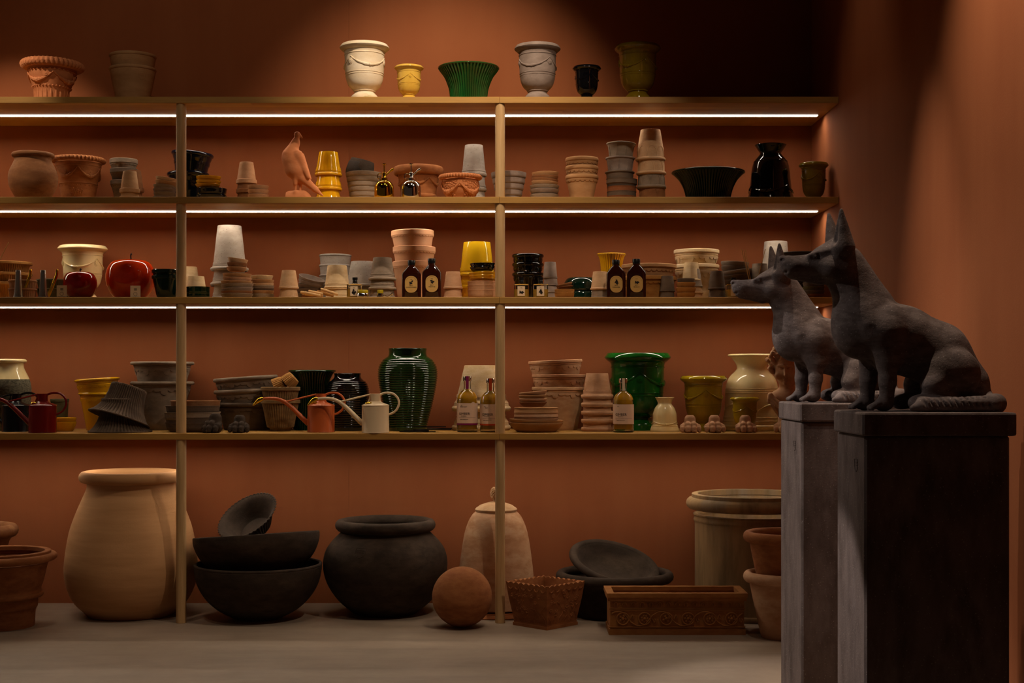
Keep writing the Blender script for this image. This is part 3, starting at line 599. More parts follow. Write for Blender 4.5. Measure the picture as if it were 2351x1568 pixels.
inv(776, 5.94, 3, 610, 55, 2, [(30, 0), (28, .12), (22, 1)], 'cream_clay', 'flowerpot', 'cream pot upturned behind the wooden pegs', rims=[('col', 30.5, .1, 0, 26, 28.5)], decos=[('scal', 16, .2, -4, .7), ('line', .17, .8)], dx=[-2, 0])
inv(832, 6.04, 3, 601, 58, 2, [(36, 0), (35, .1), (26, 1)], 'grey_concrete', 'flowerpot', 'grey concrete pot upturned behind the small perfume bottle', rims=[('col', 36.5, .09, 0, 33)], t=2.4)
inv(878, 5.92, 3, 592, 52, 3, [(31, 0), (29.5, .12), (27, .22), (21, 1)], 'grey', 'flowerpot', 'brown-grey pot upturned in the tower left of the peach pots', rims=[('roll', 30, .06, 2, .06)], decos=[('scal', 18, .22, -5, .8), ('line', .17, 1)])
nest(950, 6.05, 3, [531, 568, 602], [(36, 0), (41, .45), (44, .68), (47.5, .9), (48, 1)], 'rose', 'flowerpot', 'large peach scalloped pot of the nested trio behind brown bottles', rims=[('col', 49, 1, .86, 45)], decos=[('scal', 34, .87, 4, 1.4)], t=2.4, tilts=[(0, -1.2), None, None], dx=[-1, 1, 0])
inv(1040, 5.87, 3, 624, 40, 2, [(21.5, 0), (20.5, .16), (16, 1)], 'rose_pale', 'flowerpot', 'small upturned pinkish pot right of the brown bottles', rims=[('col', 22, .14, 0, 19)])
inv(1095, 6.05, 3, 557, 78, 3, [(42, 0), (40, .1), (38, .2), (31, 1)], 'yellow_bright', 'glazed_pot', 'large bright yellow glazed pot upturned behind the dish pile', rims=[('roll', 40, .04, 2.4, .04)], decos=[('scal', 14, .13, -10, 1.1), ('line', .11, 1.2)], t=3, dx=[0, 1, 3])
saucers(1108, 5.88, 3, [605, 613], 29, 15, 'black', 'black glazed dish tilted on the pile left of second post', tilts=[(0, -1), (0, -3)], dx=[0, 0], rest=624)
saucers(1108, 5.88, 3, [626, 633, 640], 31, 13, 'mustard_glaze' if 0 else 'yellow', 'yellow glazed dish in the pile left of the second post', tilts=[(0, -2), (0, -1), None], rest=646)
saucers(1108, 5.88, 3, [647, 656, 667], 35, 18, 'rose_pale', 'pink clay dish at the foot of the pile left of second post', base=.82)
nest(1212, 6.02, 3, [585, 605, 627], [(24, 0), (28, .5), (33, .8), (35, 1)], 'black', 'glazed_pot', 'black glazed pot with relief, of the nested trio right of second post', rims=[('roll', 34, .94, 2.6, .06)], decos=[('scal', 14, .82, 7, 1), ('flo', 14, .5, .75, 2, 0, 340)], t=2)
inv(1264, 5.95, 3, 602, 38, 4, [(16.5, 0), (13, 1)], 'grey_violet', 'flowerpot', 'small upturned violet-grey pot in the slim tower', rims=[('col', 17, .1, 0, 15)], dx=[-1, 0, -1, 0])
saucers(1298, 5.86, 3, [654, 658], 19, 12, 'terra_brown', 'small brown bowl tipped on the ochre bowls', tilts=[(0, -14), (0, -8)], name='small_bowl', cat='bowl', base=.6, rest=664)
saucers(1296, 5.86, 3, [665, 673], 23, 16, 'ochre_clay', 'square-edged ochre clay bowl beneath the tipped brown bowls', name='small_bowl', cat='bowl', base=.8)
inv(1334, 6.0, 3, 638, 30, 2, [(40, 0), (41, .3), (39, .6), (33, .9), (28, 1)], 'green_black', 'glazed_bowl', 'dark green glazed bowl upturned beside the ochre bowls', cat='bowl', t=3)
inv(1377, 5.9, 3, 624, 42, 2, [(21, 0), (20, .14), (15.5, 1)], 'grey', 'flowerpot', 'small upturned greyish pot left of the caramel bottle', rims=[('col', 22, .12, 0, 19)], mats=['beige', 'grey'])
pot(1404, 6.08, 3, [(32, 585), (28, 592), (25, 605), (23.5, 625), (22.5, 650), (22, 687)], 'yellow', 'fluted_vase', 'flared yellow fluted vase behind the brown bottles', 'vase', flutes=(28, 1.0), rims=[('roll', 31, 584, 1.8, 1.5)], t=2)
nest(1490, 6.00, 3, [609, 637], [(47, 0), (50, .3), (54, .6), (59, .85), (61, 1)], 'sand', 'flowerpot', 'wide tan scalloped pot of the nested pair behind the right brown bottles', rims=[('col', 63, 1, .84, 57)], decos=[('scal', 30, .80, 7, 1.4)], t=3, mats=['sand', 'ochre_clay'])
nest(1599, 6.10, 3, [575, 609], [(37, 0), (41, .45), (45.5, .68), (49, .88), (50, 1)], 'cream_clay', 'flowerpot', 'large cream scalloped pot of the nested pair near the dog statues', rims=[('col', 52, 1, .9, 47), ('col', 49.5, .88, .83, 45)], decos=[('scal', 24, .82, 8, 1.8, .9)], t=2.6)
inv(1532, 5.88, 3, 634, 36, 2, [(17.5, 0), (16.5, .1), (13.5, 1)], 'grey_dark', 'flowerpot', 'small dark grey upturned pot before the brown clay bowl', rims=[('col', 18, .08, 0, 16)])
inv(1587, 5.96, 3, 603, 42, 4, [(22, 0), (21, .1), (15.5, 1)], 'beige', 'flowerpot', 'upturned beige pot in the tower before the cream scalloped pots', rims=[('col', 22.5, .1, 0, 19)], mats=['cream_clay', 'grey', 'beige', 'beige'], dx=[0, 4, 5, 5])
saucers(1575, 5.85, 3, [640, 649, 661, 673], 22, 15, 'ochre_clay', 'small ochre clay bowl stacked before the upturned beige tower', name='small_bowl', cat='bowl', mats=['grey_dark', 'ochre_clay', 'ochre_clay', 'ochre_clay'], hws=[20, 22, 23, 22])
inv(1646, 5.88, 3, 623, 42, 2, [(20.5, 0), (19.5, .1), (14.5, 1)], 'grey_dark', 'flowerpot', 'dark upturned pot just left of the nearer dog\'s nose' if 0 else 'dark brown upturned pot left of the grey bowl pile', rims=[('col', 21, .08, 0, 18)])
saucers(1690, 5.99, 3, [602, 612, 621, 632, 644, 656, 668], 35, 22, 'grey', 'grey clay bowl in the tilted pile beside the reed sticks', name='clay_bowl', cat='bowl', mats=['grey', 'grey_dark', 'grey_violet', 'grey_dark', 'grey_dark', 'grey', 'grey_dark'], base=.66, tilts=[(0, 3), (0, 2), (0, -6), (0, -5), None, None, None], dx=[-4, -3, 4, 3, 0, 0, 0], hws=[32, 32, 38, 38, 36, 35, 35])
inv(1744, 5.95, 3, 606, 60, 1, [(22, 0), (17, 1)], 'grey', 'flowerpot', 'grey upturned pot seen left of the farther dog\'s ears')
inv(1781, 6.08, 3, 555, 90, 2, [(35, 0), (33, .1), (26, 1)], 'white_concrete', 'flowerpot', 'white concrete pot upturned behind the farther dog\'s ears', rims=[('col', 36, .1, 0, 31)])
pot(1838, 5.93, 3, [(46, 582), (36, 595), (31, 620), (29, 689)], 'anthracite', 'flared_bowl', 'dark flared bowl standing behind the nearer dog\'s muzzle', 'bowl', rims=[('roll', 45, 582, 2, 1.5)])
saucers(1868, 5.80, 3, [640, 649, 658, 667, 676], 25, 15, 'grey_dark', 'dark clay saucer piled beyond the nearer dog\'s throat', mats=['olive_clay', 'grey_dark', 'olive_clay', 'grey_dark', 'terra_dark'])
# ------------------------------------------------------------------ fourth shelf
s_, by_, lc_ = conv(22, 6.03, 4)
q_ = smoothp(outer([(31, 833), (32, 845), (39, 860), (44, 871)], s_, by_)[1:], 3); g1 = G(); lathe(g1, q_ + [(a - .006, b) for a, b in q_[::-1]], 56, closed=True)
q2_ = smoothp([(36 * s_, 0)] + outer([(44, 871), (47, 885), (48, 900), (45, 940), (38, 975)], s_, by_)[1:], 3); g2 = G(); lathe(g2, shell(q2_, .007), 56)
g3 = G(); zc_ = (by_ - 829) * s_; lathe(g3, [((33 + 5 * math.cos(u)) * s_, zc_ + 4.5 * s_ * math.sin(u)) for u in np.arange(12) * PI / 6], 56, closed=True)
put([('body', g2.mesh('body'), 'pebble'), ('neck', g1.mesh('neck'), 'cream'), ('rim', g3.mesh('rim'), 'cream')], 'two_tone_jar', 'jar with cream glazed neck over rough pebble-grey body at far left', 'jar', lc_)
nest(137, 6.12, 4, [916], [(14, 0), (18, .4), (20, 1)], 'olive_clay', 'glazed_pot', 'olive clay pot behind the red watering can\'s handle', rims=[('col', 21, 1, .9, 18)])
saucers(148, 5.93, 4, [959, 968], 27, 18, 'yellow', 'yellow glazed dish right of the red watering can', base=.7)
nest(232, 6.02, 4, [869, 901], [(32, 0), (39, .45), (46, .88), (47, 1)], 'yellow', 'glazed_pot', 'tall yellow glazed pot of the nested pair behind the charcoal fluted pots', tilts=[(0, -4), None], rims=[('roll', 48, .96, 3, .035)], decos=[('scal', 20, .84, 7, 1.2), ('line', .87, 1)], t=3, dx=[-3, 0])
s_, by_, lc_ = conv(276, 5.85, 4)
fp_ = mk([(71, 0), (66, .06), (56, .2), (47, .42), (42, .7), (40, 1)], 'grey_dark', s_, by_, total=78, inv=True, flutes=(52, 1.9), t=3, rims=[('col', 72, .04, 0, 66), ('col', 41, 1, .93, 35)])
put(fp_, 'fluted_pot', 'lower charcoal fluted flared pot standing upside down on its rim', 'pot', lc_, (0, 0, .2), 'upturned charcoal fluted pots')
put(fp_, 'fluted_pot', 'upper charcoal fluted flared pot tipped askew over the lower one', 'pot', (lc_[0] - .005, lc_[1], lc_[2] + 29 * s_), (math.radians(-4), math.radians(19), .5), 'upturned charcoal fluted pots')
nest(373, 6.09, 4, [831, 876], [(44, 0), (52, .45), (60, .8), (65, .93), (66, 1)], 'grey', 'flowerpot', 'large grey scalloped pot of the nested pair behind the first post', rims=[('roll', 68, .965, 4, .035)], decos=[('scal', 24, .86, 8, 1.6, .9), ('line', .9, 1.2)], t=3.4)
saucers(443, 5.9, 4, [920, 931, 946, 957, 970], 62, 22, 'grey_dark', 'dark clay saucer in the wide stack beside the first post', base=.82, mats=['terra_brown', 'grey_dark', 'grey', 'grey_dark', 'grey_dark'], hws=[57, 62, 64, 62, 62], dx=[6, 0, -1, 0, 0])
nest(568, 6.09, 4, [867, 895, 925], [(52, 0), (60, .45), (67, .82), (70, 1)], 'grey', 'flowerpot', 'wide grey-brown scalloped pot of the nested trio on fourth board', tilts=[(0, -4), (0, -2.5), None], rims=[('roll', 70, .95, 3.5, .07)], decos=[('scal', 30, .82, 7, 1.4, .7)], t=3, mats=['grey', 'grey', 'grey_dark'])
nest(644, 5.965, 4, [889, 918], [(23, 0), (24, .08), (30, .12), (37, .6), (43, 1)], 'brown_ribbed', 'ribbed_pot', 'brown ribbed pot of the nested pair behind the orange can\'s spout', flutes=(44, 1.0), rims=[('col', 45, 1, .88, 40)], t=2, sm=0)
for i, (x, y, a) in enumerate(((632, 884, 62), (658, 876, 48))):
    pot(x, 5.965, 4, [(15, 966), (18, 976), (20, 991)], 'straw', 'ribbed_pot', ['left small straw-coloured ribbed cup lying inside the brown ribbed pot', 'right small straw-coloured ribbed cup lying inside the brown ribbed pot'][i], 'cup', rot=(0, a, 0), dz=990 - y - 6, flutes=(26, .6), t=1.5, inv=True)
pot(717, 6.07, 4, [(53, 852), (46, 860), (39, 875), (36, 895), (36, 920), (40, 960), (42, 987)], 'green_dark', 'fluted_vase', 'dark green fluted vase with flared mouth behind the orange watering can', 'vase', flutes=(40, 1.2), rims=[('roll', 51, 852, 3.5, 2.4)], t=3)
def ribbed(cx, Y, prof, mat, label, pitch, amp, top):
    s, by, loc = conv(cx, Y, 4); q = smoothp(outer(prof, s, by), 14); rf = rf_of(q); z1 = q[-1][1]; zr = (by - top) * s
    n = int(zr / (pitch * s)) * 5; o = []
    for i in range(n + 1):
        z = zr * i / n; o.append((rf(z) + (amp * s * (abs(math.sin(PI * i / 5)) - .5) if z > .01 else 0), z))
    o += [(r, z) for r, z in q if z > zr + .002]
    g = G(); lathe(g, shell(o, .006), 64); put([('body', g.mesh('body', 60), mat)], 'ribbed_vase', label, 'vase', loc)
ribbed(936, 6.0, [(44, 800), (43, 808), (45, 818), (56, 826), (66, 843), (68, 865), (63, 900), (54, 940), (46, 970), (43, 989)], 'green_vase', 'tall green glazed vase with horizontal ribs on the fourth board', 5.2, 1.8, 824)
ribbed(798, 6.0, [(31, 857), (30, 864), (33, 870), (44, 880), (49, 897), (49, 915), (45, 945), (38, 975), (36, 989)], 'black', 'black glazed vase with horizontal ribs left of the tall green one', 5.2, 1.5, 874)
inv(1105, 6.06, 4, 839, 105, 2, [(66, 0), (64, .1), (60, .22), (56, .3), (39, 1)], 'cream_clay', 'flowerpot', 'big cream clay pot upturned behind the yellow bottles', rims=[('roll', 64, .06, 4, .05), ('roll', 60, .17, 2.5, .03)], decos=[('scal', 22, .3, -8, 1.4)], t=4)
saucers(1224, 5.87, 4, [899, 907, 915, 923], 32, 14, 'rose_pale', 'small pink clay bowl atop the stack right of second post', tilts=[(0, -6), (0, -2), None, None], dx=[1, -1, 0, 0], rest=934, base=.68, name='clay_bowl', cat='bowl', mats=['rose_pale', 'sand', 'rose_pale', 'terra_brown'])
saucers(1231, 5.87, 4, [936, 945, 955], 51, 16, 'rose_pale', 'medium clay saucer amid the stack right of second post', rest=966, base=.88, mats=['sand', 'rose_pale', 'terra_brown'])
saucers(1231, 5.87, 4, [963, 970], 62, 22, 'sand', 'wide clay dish at the foot of the stack right of second post', base=.7, tilts=[(0, 1.5), None])
nest(1283, 6.08, 4, [828, 860, 889], [(42, 0), (50, .45), (57, .84), (60, 1)], 'beige', 'flowerpot', 'big beige scalloped pot of the nested trio left of the green urn', tilts=[(0, -2.5), None, None], rims=[('col', 62, 1, .93, 56), ('col', 59.5, .93, .885, 55)], decos=[('scal', 26, .88, 7, 1.7, .8)], t=3, dx=[-4, 0, 0], mats=['rose_pale', 'rose_pale', 'beige'])
inv(1371, 5.94, 4, 857, 58, 5, [(36, 0), (34, .14), (32, .22), (25, 1)], 'rose_pale', 'flowerpot', 'pinkish clay pot upturned in the tower before the green urn', rims=[('roll', 35, .09, 2.2, .07)], decos=[('scal', 20, .26, -5, .8)])
urn(1464, 6.06, 4, 76, 818, 986, 'green', 'large vivid green glazed garland urn on the fourth board', ph=0)
pot(1526, 5.9, 4, [(22, 912), (17, 922), (16, 928), (22, 936), (27, 950), (28, 965), (29, 975), (33, 986), (33, 990)], 'cream', 'urn', 'small cream glazed urn standing upside down before the green urn', 'vase', inv=True, decos=[('gar', 3, 968, 6, 1.8, 60), ('line', 978, 1.4)], t=2.4)
urn(1615, 6.0, 4, 54, 868, 988, 'olive_bright', 'olive yellow glazed garland urn right of the upturned cream urn', ph=0)
pot(1726, 6.05, 4, [(53, 815), (45, 824), (36, 836), (34, 845), (38, 852), (50, 864), (57, 878), (60, 895), (61, 905), (61, 935), (64, 955), (66, 970), (67, 984)], 'cream', 'urn', 'big cream glazed urn standing upside down beside the bust', 'vase', inv=True, rims=[('roll', 51, 816, 4, 3), ('roll', 66, 978, 4, 4)], decos=[('line', 892, 1.2), ('line', 897, 1.2), ('line', 902, 1.2), ('gar', 4, 945, -18, 2.4, 0), ('line', 958, 2), ('line', 966, 2)], t=4)
urn(1710, 5.87, 4, 34, 915, 992, 'olive_bright', 'small olive yellow glazed garland urn before the cream urn', ph=0)

# ------------------------------------------------------------------ watering cans
def can(cx, Y, mat, label, rose=True):
    s, by, loc = conv(cx, Y, 4); u = lambda x, y, d=0: (x * s, d * s, (by - y) * s)
    g = G(); b = by; Z = lambda y: (b - y) * s
    lathe(g, [(0, 0), (31 * s, 0), (31.6 * s, .8 * s), (31 * s, 2 * s), (31 * s, Z(932)), (31.8 * s, Z(931)), (31 * s, Z(930)), (26 * s, Z(928)), (15 * s, Z(924)), (12 * s, Z(921)), (11.5 * s, Z(912)), (12.2 * s, Z(904)), (11.4 * s, Z(904)), (10.8 * s, Z(912)), (0, Z(922))], 56)
    sp = G(); pts = spline([u(-29, 973), u(-45, 958), u(-65, 938), u(-82, 924), u(-100, 916.5), u(-118, 915), u(-134, 916)], 6)
    tube(sp, pts, np.linspace(6.2 * s, 3.0 * s, len(pts)), 12)
    br = G(); pts = np.array([u(-11, 905.5), u(-46, 914), u(-80, 922.5)]); tube(br, spline(pts, 4), 3.3 * s, 8, sq=.6); tube(br, np.array([u(-12, 906), u(-13, 915), u(-17, 924)]), 1.8 * s, 6)
    hd = G(); tube(hd, spline([u(11, 906), u(24, 902), u(40, 904), u(51, 914), u(54, 927), u(49, 940), u(40, 948), u(30, 952)], 5), 2.5 * s, 8)
    parts = [('body', g.mesh('body'), mat), ('spout', sp.mesh('spout'), mat), ('brace', br.mesh('brace'), mat), ('handle', hd.mesh('handle'), mat)]
    n = G(); tube(n, spline([u(-132, 915.6), u(-138, 917), u(-146, 922), u(-156, 931)], 5), [3.4 * s, 4.2 * s] + [4.6 * s] * 3 + list(np.linspace(5, 5.4, 4) * s) + list(np.linspace(5.2, 1.5, 7) * s), 12)
    parts.append(('nozzle', n.mesh('nozzle'), 'gold'))
    bd = G(); ball(bd, u(-14, 925.5, -16), 8 * s, 12, 6, (1, .5, .35)); parts.append(('badge', bd.mesh('badge'), 'gold'))
    o = put(parts, 'watering_can', label, 'watering can', loc, group='small metal watering cans with long spouts')
    o.children[-2]['label'] = 'polished gold-coloured nozzle'; o.children[-1]['label'] = 'gold-coloured oval badge'
can(98, 5.79, 'enamel_red', 'dark red enamelled watering can, spout running out of the picture')
can(37, 5.9, 'enamel_black', 'black enamelled watering can behind the red one')
can(737, 5.84, 'enamel_orange', 'orange enamelled watering can with gold-coloured nozzle')
can(862, 5.765, 'enamel_cream', 'cream enamelled watering can with gold-coloured nozzle before the vases')
# ------------------------------------------------------------------ bottles
def wrap(v, R, off, cx_=0.0):
    th = (v[:, 0] - cx_) / R; r = R + off - v[:, 1] * 0
    return np.stack([np.sin(th) * (r - v[:, 1]), -np.cos(th) * (r - v[:, 1]), v[:, 2]], 1)
def cylpatch(R, a0, a1, z0, z1, n=20, m=1):
    g = G(); V = []; 
    for i in range(n + 1):
        a = a0 + (a1 - a0) * i / n
        for z in (z0, z1): V.append((R * math.sin(a), -R * math.cos(a), z))
    return g.add(V, [(2 * i, 2 * i + 2, 2 * i + 3, 2 * i + 1) for i in range(n)])
def juice(cx, Y, ytop, col, label, rz, flav, seal=True):
    s, by, loc = conv(cx, Y, 4); H = (by - ytop) * s; R = 24.3 * s; k = H / 127
    q = [(0, 0), (R - .004, 0), (R, .004), (R, 62 * k), (R * .95, 76 * k), (R * .8, 86 * k), (R * .55, 93 * k), (8.6 * s, 97 * k), (8.2 * s, 104 * k), (8.2 * s, 117 * k)]
    g = G(); lathe(g, q[:3] + smoothp(q[3:], 3) + [(7.2 * s, 117 * k), (7.2 * s, 98 * k), (R * .5, 91 * k), (R * .9, 75 * k), (R - .003, 60 * k), (R - .003, .012), (0, .012)], 48)
    lq = G(); lathe(lq, [(0, .0125), (R - .0035, .0125), (R - .0035, 60 * k), (R * .9 - .0005, 75 * k), (R * .72, 85 * k), (R * .5 - .0005, 90.5 * k), (6.8 * s, 97.5 * k), (0, 98 * k)], 40)
    cp = G(); lathe(cp, [(0, 116 * k), (9.6 * s, 116 * k), (9.9 * s, 117 * k), (9.9 * s, 126 * k), (9.4 * s, 127 * k), (0, 127 * k)], 32)
    lb = cylpatch(R + .0004, -1.35, 1.35, 20 * k, 66 * k)
    parts = [('glass', g.mesh('glass'), 'clear_glass'), ('liquid', lq.mesh('liquid'), 'syrup'), ('cap', cp.mesh('cap'), 'chrome'), ('paper_label', lb.mesh('paper_label'), 'paper_pink')]
    if col: parts.append(('label_stripe', cylpatch(R + .0007, -1.35, 1.35, 16.5 * k, 20.5 * k).mesh('label_stripe'), col))
    t = G()
    for st, sz, x, z in (('GIMBER', 7.6, -7, 39.5), ('THE ORIGINAL', 1.9, -8, 36.2), ('GINGER CONCENTRATE', 1.7, -7.5, 28.5), (flav[0], 2.3, -13, 60.0), (flav[1], 2.6, -8.5, 56.8)):
        if not st: continue
        v, f = text_mesh(st, sz * s * 1.05); v[:, 0] += x * s; v[:, 2] += z * k; v[:, 1] -= 0; t.add(wrap(v, R, .0008), f)
    for z in (33.0,): v = np.array([(x, 0, zz) for x in np.linspace(-21, 21, 12) * s for zz in (z * k, (z + .35) * k)]); t.add(wrap(v, R, .0007), [(2 * i, 2 * i + 2, 2 * i + 3, 2 * i + 1) for i in range(11)])
    parts.append(('print', t.mesh('print', smooth=False), 'ink'))
    if seal and col:
        parts.append(('seal_strip', cylpatch(10.1 * s, -.35, .35, 98 * k, 127.3 * k, 4).mesh('seal_strip'), col))
        cc = G(); c0 = .6; th = np.arange(16) * PI / 8; V = np.array([(math.cos(a) * 5.4 * s + c0 * R, 0, 63.5 * k + math.sin(a) * 5.4 * k) for a in th]); cc.add(wrap(V, R, .0008), [tuple(range(16))]); parts.append(('sticker', cc.mesh('sticker', smooth=False), 'paper_pink'))
    else: parts.append(('seal_strip', cylpatch(10.1 * s, -.3, .3, 98 * k, 127.3 * k, 4).mesh('seal_strip'), 'paper'))
    put(parts, 'drink_bottle', label, 'bottle', loc, (0, 0, rz), 'round bottles of yellow drink with pale labels')
juice(1073, 5.85, 864, 'plum', 'bottle of yellow drink with plum-coloured neck strip, left of second post', 0, ('N°2', 'SWEET LIGHT'))
juice(1126, 5.83, 869, 'label_orange', 'bottle of yellow drink with orange neck strip, partly behind second post', 0, ('N°3', 'BRUT'))
juice(1431, 5.82, 869, None, 'bottle of yellow drink with plain pale label before the green urn', -.03, ('N°1', ''))
def leafy(g, c, r, kind, y):
    rr = random.Random(kind); cx, cz = c
    for i in range(5 + kind):
        a = rr.random() * 2 * PI; L = r * (.5 + .6 * rr.random()); w_ = L * .35; d = np.array([math.cos(a), math.sin(a)]); p = np.array([-d[1], d[0]])
        P4 = [(0, 0), (L * .5, w_), (L, 0), (L * .5, -w_)]
        g.add([(cx + d[0] * u + p[0] * v, y - .00012 * i, cz + d[1] * u + p[1] * v) for u, v in P4], [(0, 1, 2, 3)][:1])
def syrup(cx, Y, ytop, word, label, kind, rz=0.):
    s, by, loc = conv(cx, Y, 3); H = (by - ytop) * s; k = H; W = 21.8 * s; D = 13 * s
    def rr(w_, d, z, n=40, p=4.):
        th = np.arange(n) * 2 * PI / n - PI / 2; c, q = np.cos(th), np.sin(th)
        return [(w_ * abs(a) ** (2 / p) * np.sign(a), d * abs(b) ** (2 / p) * np.sign(b), z) for a, b in zip(c, q)]
    L = [(W * .93, D * .9, 0, 4), (W, D, .03, 5), (W, D, .62, 5), (W * .97, D * .97, .66, 4.5), (W * .62, D * .7, .78, 3), (8.4 * s, 8.4 * s, .84, 2), (8 * s, 8 * s, .90, 2)]
    g = G(); V = []; n = 40
    for w_, d, z, p in L: V += rr(w_, d, z * k, n, p)
    f = [(i * n + j, i * n + (j + 1) % n, (i + 1) * n + (j + 1) % n, (i + 1) * n + j) for i in range(len(L) - 1) for j in range(n)] + [tuple(range(n))[::-1], tuple((len(L) - 1) * n + j for j in range(n))]
    g.add(V, f); cp = G(); lathe(cp, [(0, .88 * k), (8.6 * s, .88 * k), (8.6 * s, .905 * k), (8.2 * s, .91 * k), (8.9 * s, .915 * k), (8.9 * s, .99 * k), (8.3 * s, k), (0, k)], 28, disp=lambda th, r, z: (.0002 * np.cos(28 * th / 2) if r > 8.5 * s else 0 * th))
    lb = G(); y = -D - .0006; w_, h, c0 = 14.3 * s, 19 * s, .36 * k; r = 13 * s; pts = []
    for (ex, ez, a0) in ((w_ - r, h - r, 0), (-(w_ - r), h - r, 90), (-(w_ - r), -(h - r), 180), (w_ - r, -(h - r), 270)):
        for a in range(0, 91, 15): t = math.radians(a0 + a); pts.append((ex + r * math.cos(t), y, c0 + ez + r * math.sin(t)))
    m = len(pts); lb.add(pts + [(a, -D + .0002, c) for a, b, c in pts], [tuple(range(m))] + [(i, (i + 1) % m, m + (i + 1) % m, m + i) for i in range(m)])
    ik = G(); y2 = y - .0003
    for st, sz, z in ((word, 4.0, -8.2), ('BRUT', 3.1, -4.0), ('SIROP', 1.8, 11.0), ('- - - - - -', 1.6, -14), ):
        v, f = text_mesh(st, sz * s); v[:, 1] += y2; v[:, 2] += c0 + z * s; mx = np.abs(v[:, 0]).max(); v[:, 0] *= min(1, 12.2 * s / mx); ik.add(v, f)
    leafy(ik, (0, c0 + 4.5 * s), 6.5 * s, kind, y2)
    arc = [(12 * s * math.cos(t), c0 + 5.8 * s + 11 * s * math.sin(t)) for t in np.linspace(.15, PI - .15, 18)]
    ik.add([(a, y2, b) for a, b in arc] + [(a * .975, y2, c0 + 5.8 * s + (b - c0 - 5.8 * s) * .975) for a, b in arc], [(i, i + 1, i + 19, i + 18) for i in range(17)])
    put([('glass', g.mesh('glass', 30), 'amber_glass'), ('cap', cp.mesh('cap'), 'cap_black'), ('paper_label', lb.mesh('paper_label', smooth=False), 'paper_tan'), ('print', ik.mesh('print', smooth=False), 'ink', 2)],
        'syrup_bottle', label, 'bottle', loc, (0, 0, rz), 'flat dark brown bottles with oval labels')
syrup(945, 5.82, 598, 'CONCOMBRE', 'flat brown glass bottle with oval CONCOMBRE label', 1)
syrup(991, 5.82, 594, 'MENTHE', 'flat brown glass bottle with oval MENTHE label', 3, .09)
syrup(1414, 5.82, 597, 'CARAMEL', 'flat brown glass bottle with oval CARAMEL label', 4)
syrup(1461, 5.82, 595, 'BASILIC', 'flat brown glass bottle with oval BASILIC label', 2, -.04)
def perfume(cx, Y, label, kind, rz=0, cap=True, reeds=0):
    s, by, loc = conv(cx, Y, 3); W = 17 * s; H = 32 * s; g = G()
    def loop(w_, z, b=.003): return [(-w_ + b, -w_, z), (w_ - b, -w_, z), (w_, -w_ + b, z), (w_, w_ - b, z), (w_ - b, w_, z), (-w_ + b, w_, z), (-w_, w_ - b, z), (-w_, -w_ + b, z)]
    zs = [(W, 0), (W, H - .002), (W - .002, H), (6.5 * s, H + .0005)]; V = sum([loop(a, z, .003 if i < 3 else .003) for i, (a, z) in enumerate(zs)], [])
    g.add(V, [(i * 8 + j, i * 8 + (j + 1) % 8, i * 8 + 8 + (j + 1) % 8, i * 8 + 8 + j) for i in range(3) for j in range(8)] + [tuple(range(8))[::-1], tuple(range(24, 32))])
    lathe(g, [(6 * s, H), (6 * s, H + 4 * s), (4.6 * s, H + 4 * s), (4.6 * s, H)], 20, closed=True)
    lq = G(); a = W - .004; V = loop(a, .004, .002) + loop(a, H * .62, .002); lq.add(V, [(j, (j + 1) % 8, 8 + (j + 1) % 8, 8 + j) for j in range(8)] + [tuple(range(8))[::-1], tuple(range(8, 16))])
    lb = G().box((-9 * s, -W - .0008, 5 * s), (8 * s, -W - .0002, 27 * s)); ik = G(); leafy(ik, (-.5 * s, 14 * s), 7 * s, kind, -W - .001)
    v, f = text_mesh('FIG', 3 * s); v[:, 1] -= W + .001; v[:, 2] += 22 * s; ik.add(v, f)
    parts = [('glass', g.mesh('glass', 30), 'clear_glass'), ('liquid', lq.mesh('liquid', 30), 'oil'), ('paper_label', lb.mesh('paper_label', smooth=False), 'paper'), ('print', ik.mesh('print', smooth=False), 'ink', 2)]
    if cap:
        c = G(); z = H + 3 * s; lathe(c, [(0, z), (5.5 * s, z), (5.5 * s, z + 6 * s), (5 * s, z + 7 * s), (6.3 * s, z + 8 * s), (6.3 * s, z + 13 * s), (0, z + 13.5 * s)], 24); parts.append(('cap', c.mesh('cap'), 'cap_black'))
    put(parts, 'fragrance_bottle', label, 'bottle', loc, (0, 0, rz), 'square glass fragrance bottles with plant labels')
    return s, by, loc
perfume(815, 5.82, 'square fragrance bottle with black cap left of the brown-grey tower', 5)
perfume(1197, 5.82, 'square fragrance bottle with black cap, nearest the second post', 2)
perfume(1241, 5.82, 'square fragrance bottle with black cap left of the slim grey tower', 4)
s_, by_, l_ = perfume(1684, 5.83, 'square fragrance bottle partly hidden by the farther dog\'s nose', 3)
def reeds(cx, Y, sh, pts, label):
    s, by, loc = conv(cx, Y, sh); parts = []
    for x0, y0, x1, y1, dy in pts:
        g = G(); tube(g, np.array([((x0 - cx) * s, 0, (by - y0) * s), ((x1 - cx) * s, dy, (by - y1) * s)]), .0016, 6); parts.append(('reed', g.mesh('reed'), 'reed'))
    v = G(); lathe(v, [(0, 0), (.022, 0), (.024, .003), (.024, .045), (.016, .055), (.009, .06), (.009, .075), (.006, .075), (.006, .06), (.012, .055), (.02, .045), (.02, .006), (0, .006)], 28)
    parts.append(('jar', v.mesh('jar'), 'clear_glass')); lq = G(); lathe(lq, [(0, .007), (.0195, .007), (.0195, .04), (0, .04)], 24); parts.append(('liquid', lq.mesh('liquid'), 'oil'))
    put(parts, 'reed_diffuser', label, 'diffuser', loc)
reeds(1728, 5.88, 3, [(1727, 675, 1703, 572, 0), (1729, 675, 1712, 572, .01), (1726, 675, 1707, 577, -.008), (1731, 676, 1757, 572, 0)], 'glass reed diffuser with thin sticks behind the farther dog\'s brow')
